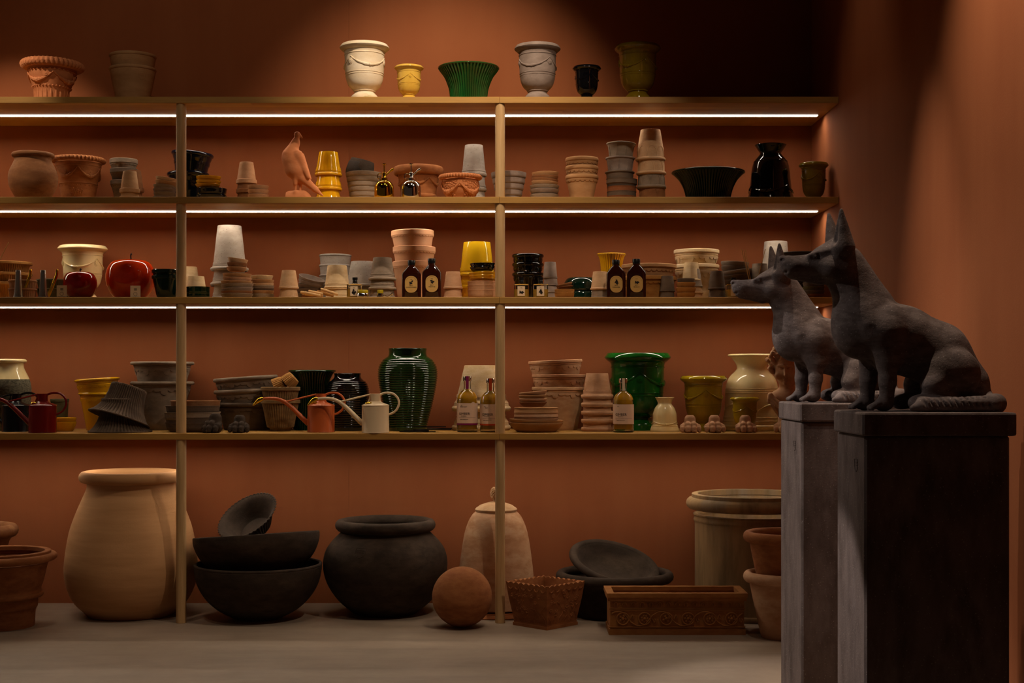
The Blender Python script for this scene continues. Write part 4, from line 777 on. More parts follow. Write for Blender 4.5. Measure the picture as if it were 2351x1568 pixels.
reeds(-38, 5.9, 3, [(-38, 672, 20, 556, 0), (-36, 672, -60, 560, .01)], 'glass reed diffuser whose stick shows at the left picture edge')
# ------------------------------------------------------------------ misters
def mister(cx, mat, label):
    s, by, loc = conv(cx, 5.82, 2); b = 474; Z = lambda y: max((by - y) * s, 0)
    g = G(); lathe(g, [(0, 0), (22 * s, 0), (22.5 * s, .002), (22.5 * s, Z(432)), (21.5 * s, Z(426)), (18 * s, Z(420)), (12 * s, Z(416)), (8.5 * s, Z(415)), (8.5 * s, Z(413)), (0, Z(413))], 160, disp=lambda th, r, z: (-.0007 * np.abs(np.cos(th * 16)) if r > 22 * s and .002 < z < Z(433) else 0 * th))
    h = G(); lathe(h, [(0, Z(415)), (8 * s, Z(415)), (8 * s, Z(409)), (5 * s, Z(408)), (4 * s, Z(406)), (4 * s, Z(397)), (3 * s, Z(396)), (0, Z(396))], 28)
    pl = G(); lathe(pl, [(0, Z(397)), (1.6 * s, Z(397)), (1.6 * s, Z(380)), (4.6 * s, Z(378)), (4.6 * s, Z(376)), (0, Z(376))], 18)
    nz = G(); tube(nz, spline([(3 * s, 0, Z(404)), (9 * s, 0, Z(398)), (16 * s, 0, Z(391.5)), (22 * s, 0, Z(388))], 4), [1.8 * s] * 8 + [2.6 * s] * 5, 10)
    rg = G(); tube(rg, [(-9 * s + 6.5 * s * math.cos(a), 0, Z(405) + 6.5 * s * math.sin(a)) for a in np.linspace(0.2, 2 * PI - .6, 22)], 1.1 * s, 6)
    put([('bottle', g.mesh('bottle'), mat), ('pump_head', h.mesh('pump_head'), mat), ('plunger', pl.mesh('plunger'), mat), ('nozzle', nz.mesh('nozzle'), mat), ('finger_ring', rg.mesh('finger_ring'), mat)], 'plant_mister', label, 'plant mister', loc, group='pump misters with ribbed metal bottles')
mister(882, 'gold', 'gold-coloured plant mister with pump and finger ring')
mister(944, 'chrome', 'silver-coloured plant mister with pump and finger ring')
# ------------------------------------------------------------------ apples, horns, cards, sticks, jars, iron
def apple(cx, Y, R, ytop, mat, label, st):
    s, by, loc = conv(cx, Y, 3); H = (by - ytop) * s; R = R * s
    q = [(0, .02 * H), (R * .3, 0.0), (R * .52, .015 * H), (R * .78, .14 * H), (R * .95, .36 * H), (R, .55 * H), (R * .96, .74 * H), (R * .8, .92 * H), (R * .55, 1.0 * H), (R * .3, .97 * H), (R * .12, .88 * H), (0, .84 * H)]
    g = G(); lathe(g, smoothp(q, 4)[1:-1], 72, disp=lambda th, r, z: r * (.022 * np.cos(5 * th + 1) * abs(z / H - .5) * 2 + .02 * np.cos(2 * th + .4)))
    sm = G(); tube(sm, spline([(0, 0, .82 * H), (.002, 0, .98 * H), (.0, 0, H + st * s), (.005, .0, H + st * s + .004)], 3), [.004, .0035, .003, .003, .003, .003, .003, .0035, .005, .005], 8)
    put([('body', g.mesh('body'), mat), ('stem', sm.mesh('stem'), 'stem')], 'ceramic_apple', label, 'apple ornament', loc, group='glossy red apple ornaments')
apple(184, 5.85, 37.5, 625, 'red', 'small glossy dark red apple ornament before the cream urn', 5)
apple(300, 5.92, 55, 598, 'orange_red', 'large glossy orange-red apple ornament left of the first post', 12)
def card(cx, Y, label, rz=0):
    s, by, loc = conv(cx, Y, 3); g = G().box((-11.5 * s, -.001, .004), (11.5 * s, .001, .004 + 26 * s)); i = G()
    for k in range(14): a = k / 14 * 2 * PI; b = (k + 1) / 14 * 2 * PI; i.add([(4.4 * s * math.cos(t) * m, -.0014, 9 * s + 4.4 * s * math.sin(t) * m) for t in (a, b) for m in (1, .86)], [(0, 1, 3, 2)])
    for k, x in enumerate(np.linspace(-3, 3, 8)): i.add([(x * s, -.0014, 17 * s), ((x + .45) * s, -.0014, 17 * s), ((x + .45) * s, -.0014, 22.5 * s), (x * s, -.0014, 22.5 * s)], [(0, 1, 2, 3)])
    f = G().box((-8 * s, -.004, 0), (8 * s, .012, .004))
    o = put([('card', g.mesh('card', smooth=False), 'paper'), ('print', i.mesh('print', smooth=False), 'ink', 0), ('foot', f.mesh('foot', smooth=False), 'cap_black')], 'price_card', label, 'price card', loc, (0, 0, rz), 'small square price cards')
card(142, 5.77, 'small price card leaning before the dark red apple'); card(311, 5.79, 'small price card before the large orange-red apple', .06)
def horn(cx, label, mat='silver'):
    s, by, loc = conv(cx, 5.81, 3); g = G(); Z = lambda y: (by - y) * s
    prof = [(12.5, 686), (9.8, 676), (8.4, 662), (7.2, 645), (6.4, 630), (6.2, 622)]
    lathe(g, [(0, 0)] + [(a * s, max(Z(y), 0)) for a, y in prof] + [(5.4 * s, Z(620.5)), (0, Z(620.5))], 36, sy=.7)
    put([('body', g.mesh('body'), mat)], 'metal_horn', label, 'metal ornament', loc, group='upright flared polished metal horns')
def blade(cx, label):
    s, by, loc = conv(cx, 5.84, 3); Z = lambda y: (by - y) * s
    g = G(); p = spline([(-12 * s, 0, .004), (-5 * s, 0, Z(668)), (3 * s, 0, Z(648)), (9 * s, 0, Z(632)), (10.5 * s, 0, Z(622)), (9.5 * s, 0, Z(619.5))], 5); tube(g, p, np.linspace(5.2, 3.6, len(p)) * s, 14, sq=.8)
    put([('body', g.mesh('body'), 'gold')], 'metal_rod', label, 'metal ornament', loc, group='slanting curved polished metal rods')
    g = G()
horn(42, 'silver flared upright metal horn nearest the left picture edge'); horn(99, 'silver flared upright metal horn left of the dark red apple')
blade(60, 'slanting gold-toned metal rod nearest the left picture edge'); blade(121, 'slanting gold-toned metal rod left of the dark red apple')
for i, (x0, y0, x1, y1, Y, m) in enumerate(((690, 671, 742, 679, 5.83, 'sticks'), (692, 679, 730, 682, 5.84, 'ochre_clay'), (699, 672, 736, 679, 5.775, 'sticks'), (708, 668.5, 742, 675, 5.79, 'sticks'), (728, 669, 766, 679.5, 5.80, 'ochre_clay'), (736, 664, 776, 675.5, 5.81, 'sticks'), (700, 675, 722, 678, 5.81, 'sticks'))):
    s = Y / F; base = 864 - (TOPS[3] - EYE) * F / Y; g = G(); za = (base - y0) * s; zb = (base - y1) * s; r = .0058
    za, zb = max(za, r + .0005), max(zb, r + .0005); cx_ = (x0 + x1) / 2; hx = (x1 - x0) / 2 * s
    tube(g, np.array([(-hx, .004 * (i % 2), za), (-hx + .003, .004 * (i % 2), za), (0, 0, (za + zb) / 2), (hx - .003, -.004, zb), (hx, -.004, zb)]), [r * .8, r, r, r, r * .8], 8)
    tag(obj('wooden_peg', g, m, loc=((cx_ - 1175.5) * s, Y, TOPS[3])), ['pale wooden peg at the back left of the heap', 'short orange-brown peg lowest at the left of the heap', 'pale wooden peg foremost on the heap\'s left side', 'pale wooden peg second from front in the heap', 'orange-brown peg in the middle of the heap', 'longest pale wooden peg on the heap\'s right end', 'short pale peg end buried in the middle of the heap'][i], 'wooden peg', 'wooden pegs heaped on the third board')
def lidjar(cx, w_, label):
    s, by, loc = conv(cx, 5.78, 3); g = G(); R = w_ * s
    lathe(g, [(0, 0), (R, 0), (R * 1.05, .004), (R, .014), (R * .9, .018), (R * .88, .018), (0, .016)], 28); l = G(); lathe(l, [(0, .018), (R * .86, .018), (R * .9, .020), (R * .9, .030), (R * .84, .032), (0, .032)], 28)
    put([('glass', g.mesh('glass'), 'chrome'), ('lid', l.mesh('lid'), 'lid_yellow')], 'small_tin', label, 'tin', loc)
lidjar(833, 14, 'low metal tin with yellow-green lid before the fragrance bottle'); lidjar(873, 8, 'tiny metal tin with yellow-green lid before the brown-grey tower')
g = G(); tube(g, np.array([(-.02, 0, .004), (-.012, 0, .009), (.0, 0, .004), (.014, .0, .012), (.02, 0, .016)]), [.003, .003, .002, .003, .004], 8)
tag(obj('metal_spoon', g, 'chrome', loc=((890 - 1175.5) * 5.76 / F, 5.76, TOPS[3])), 'tiny metal spoon beside the small tin', 'spoon')
for i, (a, b, w_, dy) in enumerate((((917, 0), (1000, .006), .006, 0), ((925, .05), (985, -.01), .005, 1), ((950, -.03), (1035, .03), .006, 2), ((978, .05), (1038, -.02), .005, 3), ((940, .09), (1022, .07), .005, 4))):
    Y = 5.81; s = Y / F; g = G(); x0, y0 = (a[0] - 975) * s, a[1]; x1, y1 = (b[0] - 975) * s, b[1]; z = .0005 + .0045 * dy
    d = np.array([x1 - x0, y1 - y0]); L = np.linalg.norm(d); d /= L; p = np.array([-d[1], d[0]]) * w_
    pts = [(x0, y0), (x0 + d[0] * L * .2 + p[0], y0 + d[1] * L * .2 + p[1]), (x1 - d[0] * .004 + p[0] * .6, y1 - d[1] * .004 + p[1] * .6), (x1, y1), (x0 + d[0] * L * .8 - p[0] * .6, y0 + d[1] * L * .8 - p[1] * .6), (x0 + d[0] * L * .1 - p[0], y0 + d[1] * L * .1 - p[1])]
    n = len(pts); g.add([(u, v, z) for u, v in pts] + [(u, v, z + .0042) for u, v in pts], [tuple(range(n))[::-1], tuple(range(n, 2 * n))] + [(k, (k + 1) % n, n + (k + 1) % n, n + k) for k in range(n)])
    tag(obj('iron_blade', g.mesh('iron_blade', smooth=False), 'iron', loc=((975 - 1175.5) * s, Y, TOPS[4])), ['flat black iron blade lowest in the pile, pointing left', 'flat black iron blade slanting from back left to front', 'flat black iron blade running from the front to the right end', 'flat black iron blade slanting down to the pile\'s right tip', 'flat black iron blade lying highest along the back of the pile'][i], 'iron tool', 'flat black iron blades lying crossed on the fourth board')

# ------------------------------------------------------------------ floor
pot(-60, 5.98, 0, [(84, 1232), (74, 1255), (66, 1330), (58, 1400)], 'terra_brown', 'clay_pot', 'brown clay pot with thick rim, cut off by left picture edge at the back', rims=[('roll', 84, 1219, 14, 15)], t=6)
pot(0, 5.66, 0, [(108, 1290), (104, 1300), (96, 1335), (90, 1352), (92, 1362), (84, 1372), (83, 1392), (78, 1402), (76, 1435)], 'cotto', 'clay_pot', 'terracotta pot with banded sides standing in front at far left', rims=[('roll', 116, 1279, 10, 9), ('col', 112, 1265, 1275, 98), ('roll', 91, 1365, 5, 6)], t=6)
s_, by_, lc_ = conv(302, 5.955, 0)
pot(302, 5.955, 0, [(100, 1102), (99, 1118), (110, 1145), (124, 1178), (138, 1220), (147, 1275), (149, 1310), (142, 1348), (126, 1380), (103, 1402), (98, 1409)], 'jar_beige', 'large_jar', 'large smooth beige clay jar with rolled rim on the floor at left', 'jar', rims=[('roll', 105, 1094, 12, 13)], t=7, seg=96)
pot(593, 5.85, 0, [(145, 1296), (144, 1312), (139, 1335), (128, 1358), (112, 1379), (90, 1398), (64, 1412), (48, 1419)], 'anthracite', 'large_bowl', 'large dark hemispherical bowl standing on the floor', 'bowl', t=8, seg=96, rims=[('roll', 141.5, 1296, 4, 4)])
pot(593, 5.86, 0, [(144, 1322), (143, 1340), (135, 1362), (122, 1382), (102, 1400), (80, 1413), (50, 1421)], 'anthracite', 'large_bowl', 'large dark bowl tilted inside the hemispherical bowl', 'bowl', rot=(-5.5, -3.6, 0), dz=95, t=7, seg=96)
pot(588, 5.93, 0, [(74, 1366), (64, 1373), (50, 1392), (38, 1410)], 'anthracite', 'fluted_bowl', 'small dark fluted bowl lying tilted on top of the large bowls', 'bowl', rot=(32, -26, 0), dz=196, flutes=(46, 1.8), t=3)
pot(885, 5.975, 0, [(100, 1217), (103, 1222), (121, 1240), (136, 1262), (142, 1288), (140, 1315), (129, 1345), (108, 1375), (86, 1395), (70, 1408)], 'anthracite', 'large_jar', 'large dark round-bellied jar with thick rolled rim on the floor', 'jar', rims=[('roll', 103, 1205, 12, 13)], decos=[('stamp', 1254, 12, -20)], t=7, seg=96)
s_, by_, lc_ = conv(1139, 5.97, 0); Zf = lambda y: (by_ - y) * s_
g = G(); lathe(g, shell(smoothp(outer([(88, 1392), (87, 1340), (84, 1300), (78, 1255), (72, 1222), (64, 1198), (55, 1182), (46, 1173)][::-1], s_, by_)[1:], 3), .01, inv=True), 72)
bp = G(); lathe(bp, [(0, 0), (96 * s_, 0), (97 * s_, .004), (95 * s_, .014), (92 * s_, .018), (92 * s_, .022), (0, .022)], 72)
ld = G(); lathe(ld, [(0, Zf(1175)), (45 * s_, Zf(1175)), (48 * s_, Zf(1172)), (48.5 * s_, Zf(1169)), (46 * s_, Zf(1166)), (40 * s_, Zf(1162)), (38 * s_, Zf(1160)), (24 * s_, Zf(1155)), (9 * s_, Zf(1151)), (5 * s_, Zf(1148)), (0, Zf(1148))], 56)
kb = G(); ball(kb, (0, 0, Zf(1133)), 12 * s_, 14, 10, (1, 1, 1.25))
for i in range(9):
    z = -.85 + .21 * i; r = math.sqrt(max(0, 1 - z * z))
    for j in range(11): a = 2 * PI * (j + .5 * (i % 2)) / 11; ball(kb, (12 * s_ * r * math.cos(a), 12 * s_ * r * math.sin(a), Zf(1133) + 15 * s_ * z), 2.6 * s_, 5, 3)
put([('bell', g.mesh('bell'), 'rose_pale'), ('base_plate', bp.mesh('base_plate'), 'terra'), ('lid', ld.mesh('lid'), 'beige'), ('knob', kb.mesh('knob'), 'beige', 2)], 'clay_cloche', 'tall bell-shaped clay cloche with lid and pine-cone knob behind the second post', 'cloche', lc_)
Yb = 5.645; R_ = 69 * Yb / F; g = G(); ball(g, (0, 0, R_), R_, 72, 36); tag(obj('clay_ball', g, 'cotto', loc=((1061 - 1175.5) * Yb / F, Yb, 0)), 'smooth terracotta ball on the floor before the cloche', 'ball')
pot(1411, 5.93, 0, [(122, 1330), (112, 1340), (102, 1365), (96, 1395), (92, 1414)], 'anthracite', 'large_bowl', 'wide dark bowl with rolled rim on the floor holding a tilted bowl', 'bowl', rims=[('roll', 124, 1322, 11, 12)], t=6, seg=96)
pot(1400, 5.92, 0, [(96, 1362), (88, 1374), (68, 1398), (34, 1411)], 'anthracite', 'large_bowl', 'dark bowl with rolled rim lying tilted in the wide bowl', 'bowl', rot=(19, 13, 0), dz=80, rims=[('roll', 97, 1368, 9, 8)], t=6, seg=96)
# big cylinder pot by the wall
pot(1727, 5.95, 0, [(135, 1178), (132, 1186), (134, 1192), (133, 1196), (131, 1205), (131, 1385), (133, 1400), (134, 1409)], 'weathered', 'large_pot', 'very large weathered cylindrical pot with moulded rim behind the planter', rims=[('roll', 137, 1155, 14, 14), ('col', 138, 1133, 1146, 124), ('roll', 134, 1402, 3, 6)], t=8, seg=96, sm=2)
nest(1800, 5.42, 0, [1222, 1314], [(52, 0), (62, .3), (78, .82), (80, 1)], 'cotto', 'clay_pot', 'terracotta pot with thick rolled rim, of the pair beside the pedestal', rims=[('roll', 82, .93, 11, .085)], t=5, seg=72, mats=['cotto', 'rose_pale'])
# long planter
def rim_box(g, x0, y0, x1, y1, z0, z1, t):
    for a, b in (((x0, y0), (x1, y0 + t)), ((x0, y1 - t), (x1, y1)), ((x0, y0 + t), (x0 + t, y1 - t)), ((x1 - t, y0 + t), (x1, y1 - t))): g.box((a[0], a[1], z0), (b[0], b[1], z1))
def planter():
    s = 5.464 / F; L = 157 * s; D = .19; H = .1606; t = .016
    b = G().box((-L + .004, .004, 0), (L - .004, D - .004, .012)); rim_box(b, -L, 0, L, D, 0, .022, t); rim_box(b, -L + .005, .005, L - .005, D - .005, .022, H - .03, t)
    r = G(); rim_box(r, -L - .008, -.008, L + .008, D + .008, H - .016, H, t + .012); rim_box(r, -L - .004, -.004, L + .004, D + .004, H - .03, H - .016, t + .006)
    parts = [('body', b.mesh('body', smooth=False), 'planter_ochre'), ('rim', r.mesh('rim', smooth=False), 'planter_ochre')]
    m = G()
    for z in (.026, .030, .094, .098, .102): m.box((-L + .001, .001, z), (L - .001, .008, z + .0022))
    parts.append(('moulding', m.mesh('moulding', smooth=False), 'planter_ochre'))
    sc = G(); n = 6; w_ = 2 * (L - .012) / n
    for i in range(n):
        c = -L + .012 + w_ * (i + .5); up = 1 if i % 2 else -1; z0 = .062; R = .023
        tube(sc, [(c + R * math.cos(a), .003, z0 + R * math.sin(a)) for a in np.linspace(0, 2 * PI, 25)], .0032, 6)
        tube(sc, spline([(c - w_ / 2, .003, z0 - up * .02), (c - w_ * .34, .003, z0 - up * .026), (c, .003, z0 - up * R), (c + w_ * .34, .003, z0 + up * .01), (c + w_ / 2, .003, z0 + up * .02)], 5), .003, 6)
        tube(sc, spline([(c + w_ * .36, .003, z0 + up * .0), (c + w_ * .44, .003, z0 - up * .014), (c + w_ * .5, .003, z0 - up * .004), (c + w_ * .45, .003, z0 - up * .002)], 4), .0028, 6)
        ball(sc, (c, .003, z0), .007, 8, 5)
        for k in range((5, 7, 4, 6, 8, 6)[i]): a = 2 * PI * k / (5, 7, 4, 6, 8, 6)[i] + i; ball(sc, (c + .011 * math.cos(a), .003, z0 + .011 * math.sin(a)), .0052, 7, 4, (1, .7, 1))
    parts.append(('scroll_relief', sc.mesh('scroll_relief'), 'planter_ochre'))
    eg = G(); n = 15
    for i in range(n):
        c = -L + .01 + (2 * L - .02) * (i + .5) / n
        tube(eg, [(c + .008 * math.cos(a), -.001 + .004 * (1 - math.sin(a)), .113 + .012 * math.sin(a)) for a in np.linspace(0, PI, 9)], .0018, 5)
        for k in (-.3, 0., .3): tube(eg, np.array([(c + k * .014, .002, .108), (c + k * .02, .000, .118 + .002)]), .0014, 5)
    parts.append(('leaf_frieze', eg.mesh('leaf_frieze'), 'planter_ochre'))
    put(parts, 'long_planter', 'long rectangular clay planter with scroll relief on the floor', 'planter', (((1398 + 1712) / 2 - 1175.5) * s, 5.464, 0))
planter()
def square_planter():
    S0 = .088; S1 = .112; H = .176; b = G(); t = .012; n = 22
    # four flaring sides with a scalloped top edge
    for k in range(4):
        a = k * PI / 2; R = lambda x, y, z: (x * math.cos(a) - y * math.sin(a), x * math.sin(a) + y * math.cos(a), z); V = []; m = 48
        for i in range(m + 1):
            u = -1 + 2 * i / m; zt = H - .006 + .006 * abs(math.cos(u * PI * 4))
            V += [R(u * S0, -S0, .018), R(u * (S0 * .35 + S1 * .65), -(S0 * .35 + S1 * .65), H * .62), R(u * S1, -S1, zt), R(u * (S1 - t), -(S1 - t), zt), R(u * (S0 - t), -(S0 - t), .02)]
        b.add(V, [(5 * i + j, 5 * (i + 1) + j, 5 * (i + 1) + j + 1, 5 * i + j + 1) for i in range(m) for j in range(4)])
    b.box((-S0 + t, -S0 + t, .014), (S0 - t, S0 - t, .024))
    ft = G().box((-S0 - .004, -S0 - .004, 0), (S0 + .004, S0 + .004, .012)).box((-S0 - .001, -S0 - .001, .012), (S0 + .001, S0 + .001, .019))
    fl = G(); rr = random.Random(3)
    hw = lambda z: S0 + (S1 - S0) * min(1, max(0, (z - .018) / (H - .018)))
    for k in range(4):
        a = k * PI / 2; R = lambda x, y, z: (x * math.cos(a) - y * math.sin(a), x * math.sin(a) + y * math.cos(a), z)
        for i in range(22):
            z = .045 + (H - .075) * rr.random(); u = (rr.random() * 2 - 1) * .85 * hw(z)
            for j in range(5): q = j * 2 * PI / 5 + i; ball(fl, R(u + .006 * math.cos(q), -hw(z), z + .006 * math.sin(q)), .0042, 6, 4)
        for i in range(6):
            c = (i - 2.5) / 3 * .95; tube(fl, [R((c + .13 * math.sin(zz * 90 + i)) * hw(zz), -hw(zz) - .0005, zz) for zz in np.linspace(.03, H - .02, 14)], .0018, 5)
            tube(fl, [R(c * hw(H - .014) + .011 * math.cos(q), -hw(H - .02) - .001, H - .018 + .010 * math.sin(q)) for q in np.linspace(PI, 2 * PI, 8)], .0022, 5)
        for i in range(26): u = (-1 + 2 * (i + .5) / 26) * S0; tube(fl, np.array([R(u, -S0 - .0005, .018), R(u, -hw(.034), .034)]), .0016, 5)
    put([('body', b.mesh('body', 30), 'cotto'), ('foot', ft.mesh('foot', smooth=False), 'cotto'), ('flower_relief', fl.mesh('flower_relief'), 'cotto')], 'square_planter', 'square terracotta planter with scalloped edge and flower relief, one corner forward', 'planter', ((1252 - 1175.5) * 5.69 / F, 5.69, 0), (0, 0, math.radians(45 + 1.5)))
square_planter()
# ------------------------------------------------------------------ sculptures
def skin(prims, lo, hi, h, name, it=2):
    V, Fq = sculpt(prims, lo, hi, h); f = np.array(Fq); c = V.mean(0)
    a, b, d = V[f[:, 0]] - c, V[f[:, 1]] - c, V[f[:, 2]] - c
    if np.einsum('ij,ij->i', a, np.cross(b, d)).sum() < 0: Fq = f[:, ::-1].tolist()
    return smooth_mesh(V, Fq, name, it)
U = .3457e-3
def dog_parts():
    def p(x, y, dy=0.): return ((x - 1500) * U, dy, (1516 - y) * U)
    r = lambda v: v * U
    cap = lambda a, b, ra, rb, k=.02, op='add': ('cap', a, b, r(ra), r(rb), k, op)
    ell = lambda c, R, rot=0., k=.015, op='add': ('ell', c, tuple(r(q) if q > 1 else q for q in R), rot, k, op)
    A = [cap(p(1060, 890), p(1330, 985), 205, 205, .03), cap(p(1330, 985), p(1570, 1110), 205, 215, .03), cap(p(1570, 1110), p(1765, 1330), 215, 180, .03),
         cap(p(1180, 1180), p(1500, 1180), 60, 90, .03),
         ell(p(1015, 930), (195, 170, 215), .15, .03), cap(p(930, 560), p(1020, 780), 140, 180, .03), cap(p(950, 430), p(1135, 720), 78, 95, .03),
         ell(p(850, 450), (165, 130, 140), .0, .02), cap(p(870, 520), p(900, 560), 95, 110, .02),
         cap(p(720, 475), p(525, 480), 98, 74, .025), cap(p(530, 474), p(492, 452), 68, 50, .012), cap(p(535, 538), p(720, 565), 28, 48, .012),
         cap(p(745, 395), p(850, 340), 52, 70, .02), ell(p(458, 424), (30, 38, 28), 0, .003)]
    for sy in (-1, 1):
        A += [cap(p(872 - (18 if sy > 0 else 0), 345, sy * .038), p(850 - (26 if sy > 0 else 0), 88, sy * .048), 84, 14, .010), ell(p(680, 415, sy * .026), (34, 16, 18), .2, .004), cap(p(640, 405, sy * .024), p(760, 372, sy * .03), 16, 22, .01),
              cap(p(800, 500, sy * .03), p(880, 520, sy * .03), 60, 60, .02),
              cap(p(1130, 960, sy * .05), p(1190, 1130, sy * .05), 120, 78, .03), ell(p(1185, 925, sy * .050), (100, 92, 160), -.25, .022), cap(p(940, 640, sy * .03), p(1040, 900, sy * .058), 40, 70, .012)]
        lx = 1180 if sy < 0 else 1110
        A += [cap(p(1175 if sy < 0 else 1120, 1110, sy * .047), p(lx, 1300, sy * .047), 80, 58, .02), cap(p(lx, 1300, sy * .047), p(lx - 8, 1440, sy * .047), 58, 50, .012),
              ell(p(lx - 32, 1468, sy * .047), (66, 58, 48), 0, .012)]
        for i, dy in enumerate((-.0135, -.0045, .0045, .0135)):
            A.append(cap(p(lx - 70, 1462, sy * .047 + dy), p(lx - 128 + (10 if i in (0, 3) else 0), 1490, sy * .047 + dy * 1.15), 20, 20, .0022))
        A += [ell(p(1625, 1240, sy * .064), (200, 118, 182), -.3, .008), cap(p(1480, 1330, sy * .075), p(1560, 1440, sy * .075), 90, 70, .02),
              cap(p(1540, 1450, sy * .075), p(1400, 1450, sy * .078), 60, 52, .015), ell(p(1365, 1455, sy * .078), (66, 60, 54), 0, .01), cap(p(1020, 800, sy * .03), p(1180, 960, sy * .058), 60, 90, .02)]
    A += [cap(p(1800, 1400), p(1880, 1450, -.02), 100, 60, .03), cap(p(1880, 1455, -.02), p(1930, 1462, -.07), 62, 60, .02), cap(p(1930, 1458, -.07), p(1860, 1460, -.105), 62, 60, .015), cap(p(1860, 1460, -.108), p(1400, 1468, -.108), 60, 52, .01), cap(p(1400, 1468, -.108), p(1310, 1490, -.106), 50, 24, .01)]
    # cuts: ear hollows, mouth, nostrils, eye rims, space between the forelegs and belly
    for sy in (-1, 1):
        A += [cap(p(794 - (18 if sy > 0 else 0), 300, sy * .046), p(826 - (26 if sy > 0 else 0), 140, sy * .052), 34, 8, .005, 'sub'), cap(p(480, 516, sy * .024), p(665, 548, sy * .035), 9, 8, .003, 'sub'), cap(p(478, 516), p(480, 516, sy * .024), 9, 9, .003, 'sub'), cap(p(448, 432, sy * .010), p(460, 438, sy * .016), 9, 7, .002, 'sub'),
              ell(p(676, 412, sy * .0335), (34, 14, 17), .25, .003, 'sub'), ell(p(678, 411, sy * .0290), (18, 17, 16), .2, .0015)]
    for i in range(11): A.append(cap(p(1360 + 44 * i, 1412, -.114), p(1405 + 44 * i, 1500, -.130), 9, 9, .005, 'sub'))
    me = skin(A, (-.40, -.140, -.002), (.215, .135, .53), .0027, 'body', 2)
    return me
dog_me = dog_parts()
def stone(name, x0, y0, x1, y1, z0, z1, mat, b=.004):
    xs = [(x0 + b, y0 + b), (x1 - b, y0 + b), (x1 - b, y1 - b), (x0 + b, y1 - b)]; xo = [(x0, y0), (x1, y0), (x1, y1), (x0, y1)]; V = []
    def loop(z, o, c): return [(x0 + o + c, y0 + o, z), (x1 - o - c, y0 + o, z), (x1 - o, y0 + o + c, z), (x1 - o, y1 - o - c, z), (x1 - o - c, y1 - o, z), (x0 + o + c, y1 - o, z), (x0 + o, y1 - o - c, z), (x0 + o, y0 + o + c, z)]
    for z, o in ((z0, b), (z0 + b * .3, b * .3), (z0 + b, 0), (z1 - b, 0), (z1 - b * .3, b * .3), (z1, b)): V += loop(z, o, b)
    g = G().add(V, [(i * 8 + j, i * 8 + (j + 1) % 8, i * 8 + 8 + (j + 1) % 8, i * 8 + 8 + j) for i in range(5) for j in range(8)] + [tuple(range(8))[::-1], tuple(range(40, 48))])
    return g.mesh(name, smooth=False)
def statue(Yc, zt, xl, xr, y0, y1, plx0, plx1, ply0, ply1, pth, dx, sc, lab1, lab2):
    """pedestal column + statue on its own plinth"""
    cx, cy = (xl + xr) / 2, (y0 + y1) / 2
    sg = G(); q = .016; P_ = [(-1, .9), (1, .9), (1, -.3), (.5, -.8), (0, -1), (-.5, -.8), (-1, -.3), (-1, .9)]
    for L in (P_, [(-.6, .4), (.6, .4)], [(-.6, 0), (.6, 0)]): tube(sg, [(xl - cx - .0003, (y0 + y1) / 2 - .06 - cy - x * q, zt - .075 + y * q) for x, y in L], .0012, 5)
    put([('column', stone('column', xl - cx, y0 - cy, xr - cx, y1 - cy, 0, zt, None, .006), 'pedestal'), ('maker_stamp', sg.mesh('maker_stamp'), 'pedestal')], 'stone_pedestal', lab2, 'pedestal', (cx, cy, 0), group='tall grey pedestals carrying the dog statues')
    base = stone('plinth', plx0 - dx, ply0 - Yc, plx1 - dx, ply1 - Yc, -pth, 0, None, .005)
    o = put([('body', dog_me, 'statue'), ('plinth', base, 'pedestal')], 'dog_statue', lab1, 'statue', (dx, Yc, zt + pth + .0003), group='sitting dog statues facing left')
    o.children[0].scale = (sc, sc, sc)
xw = lambda px, Y: (px - 1175.5) * Y / F
DX1 = xw(1650 + 1500 / 3.1357, 3.54) + .000
statue(3.54, .852, .8405, 1.187, 3.39, 3.676, .8286, 1.1935, 3.36, 3.605 + .06, .0555, DX1, 1.0, 'nearer dark dog statue with pricked ears, sitting on the right pedestal', 'nearer square grey stone pedestal at the right picture edge')
Y2 = 4.43
statue(Y2, .857, .868, 1.225, 4.262, 4.592, .842 + .02, 1.232, 4.255, 4.60, .056, xw(1650 + 1500 / 3.1357, 3.54) + .012, .985, 'farther dark dog statue, half hidden behind the nearer one', 'farther grey stone pedestal behind the nearer one')

# bird
s_, by_, lc_ = conv(690, 5.86, 2); UB = .1914 * s_          # one zoom pixel of the study crop
def bp_(x, y, dy=0.): return ((x - 1620) * UB, dy, (by_ - 290 - y / 5.2244) * s_)
r_ = lambda v: v * UB
c_ = lambda a, b, ra, rb, k=.008, op='add': ('cap', a, b, r_(ra), r_(rb), k, op)
B = [c_(bp_(1530, 420), bp_(1560, 520), 128, 118, .02), c_(bp_(1560, 520), bp_(1640, 620), 112, 62, .015), c_(bp_(1500, 340), bp_(1560, 200), 95, 48, .02), c_(bp_(1556, 210), bp_(1578, 130), 48, 29, .01),
     c_(bp_(1580, 104), bp_(1588, 112), 39, 35, .004), c_(bp_(1608, 104), bp_(1634, 132), 17, 10, .004), c_(bp_(1634, 132), bp_(1636, 156), 10, 3, .002), c_(bp_(1620, 600), bp_(1800, 760), 60, 34, .012), c_(bp_(1800, 760), bp_(1885, 832), 34, 10, .008),
     c_(bp_(1560, 640, -.006), bp_(1560, 800, -.006), 24, 13, .006), c_(bp_(1615, 650, .008), bp_(1612, 800, .008), 24, 14, .006)]
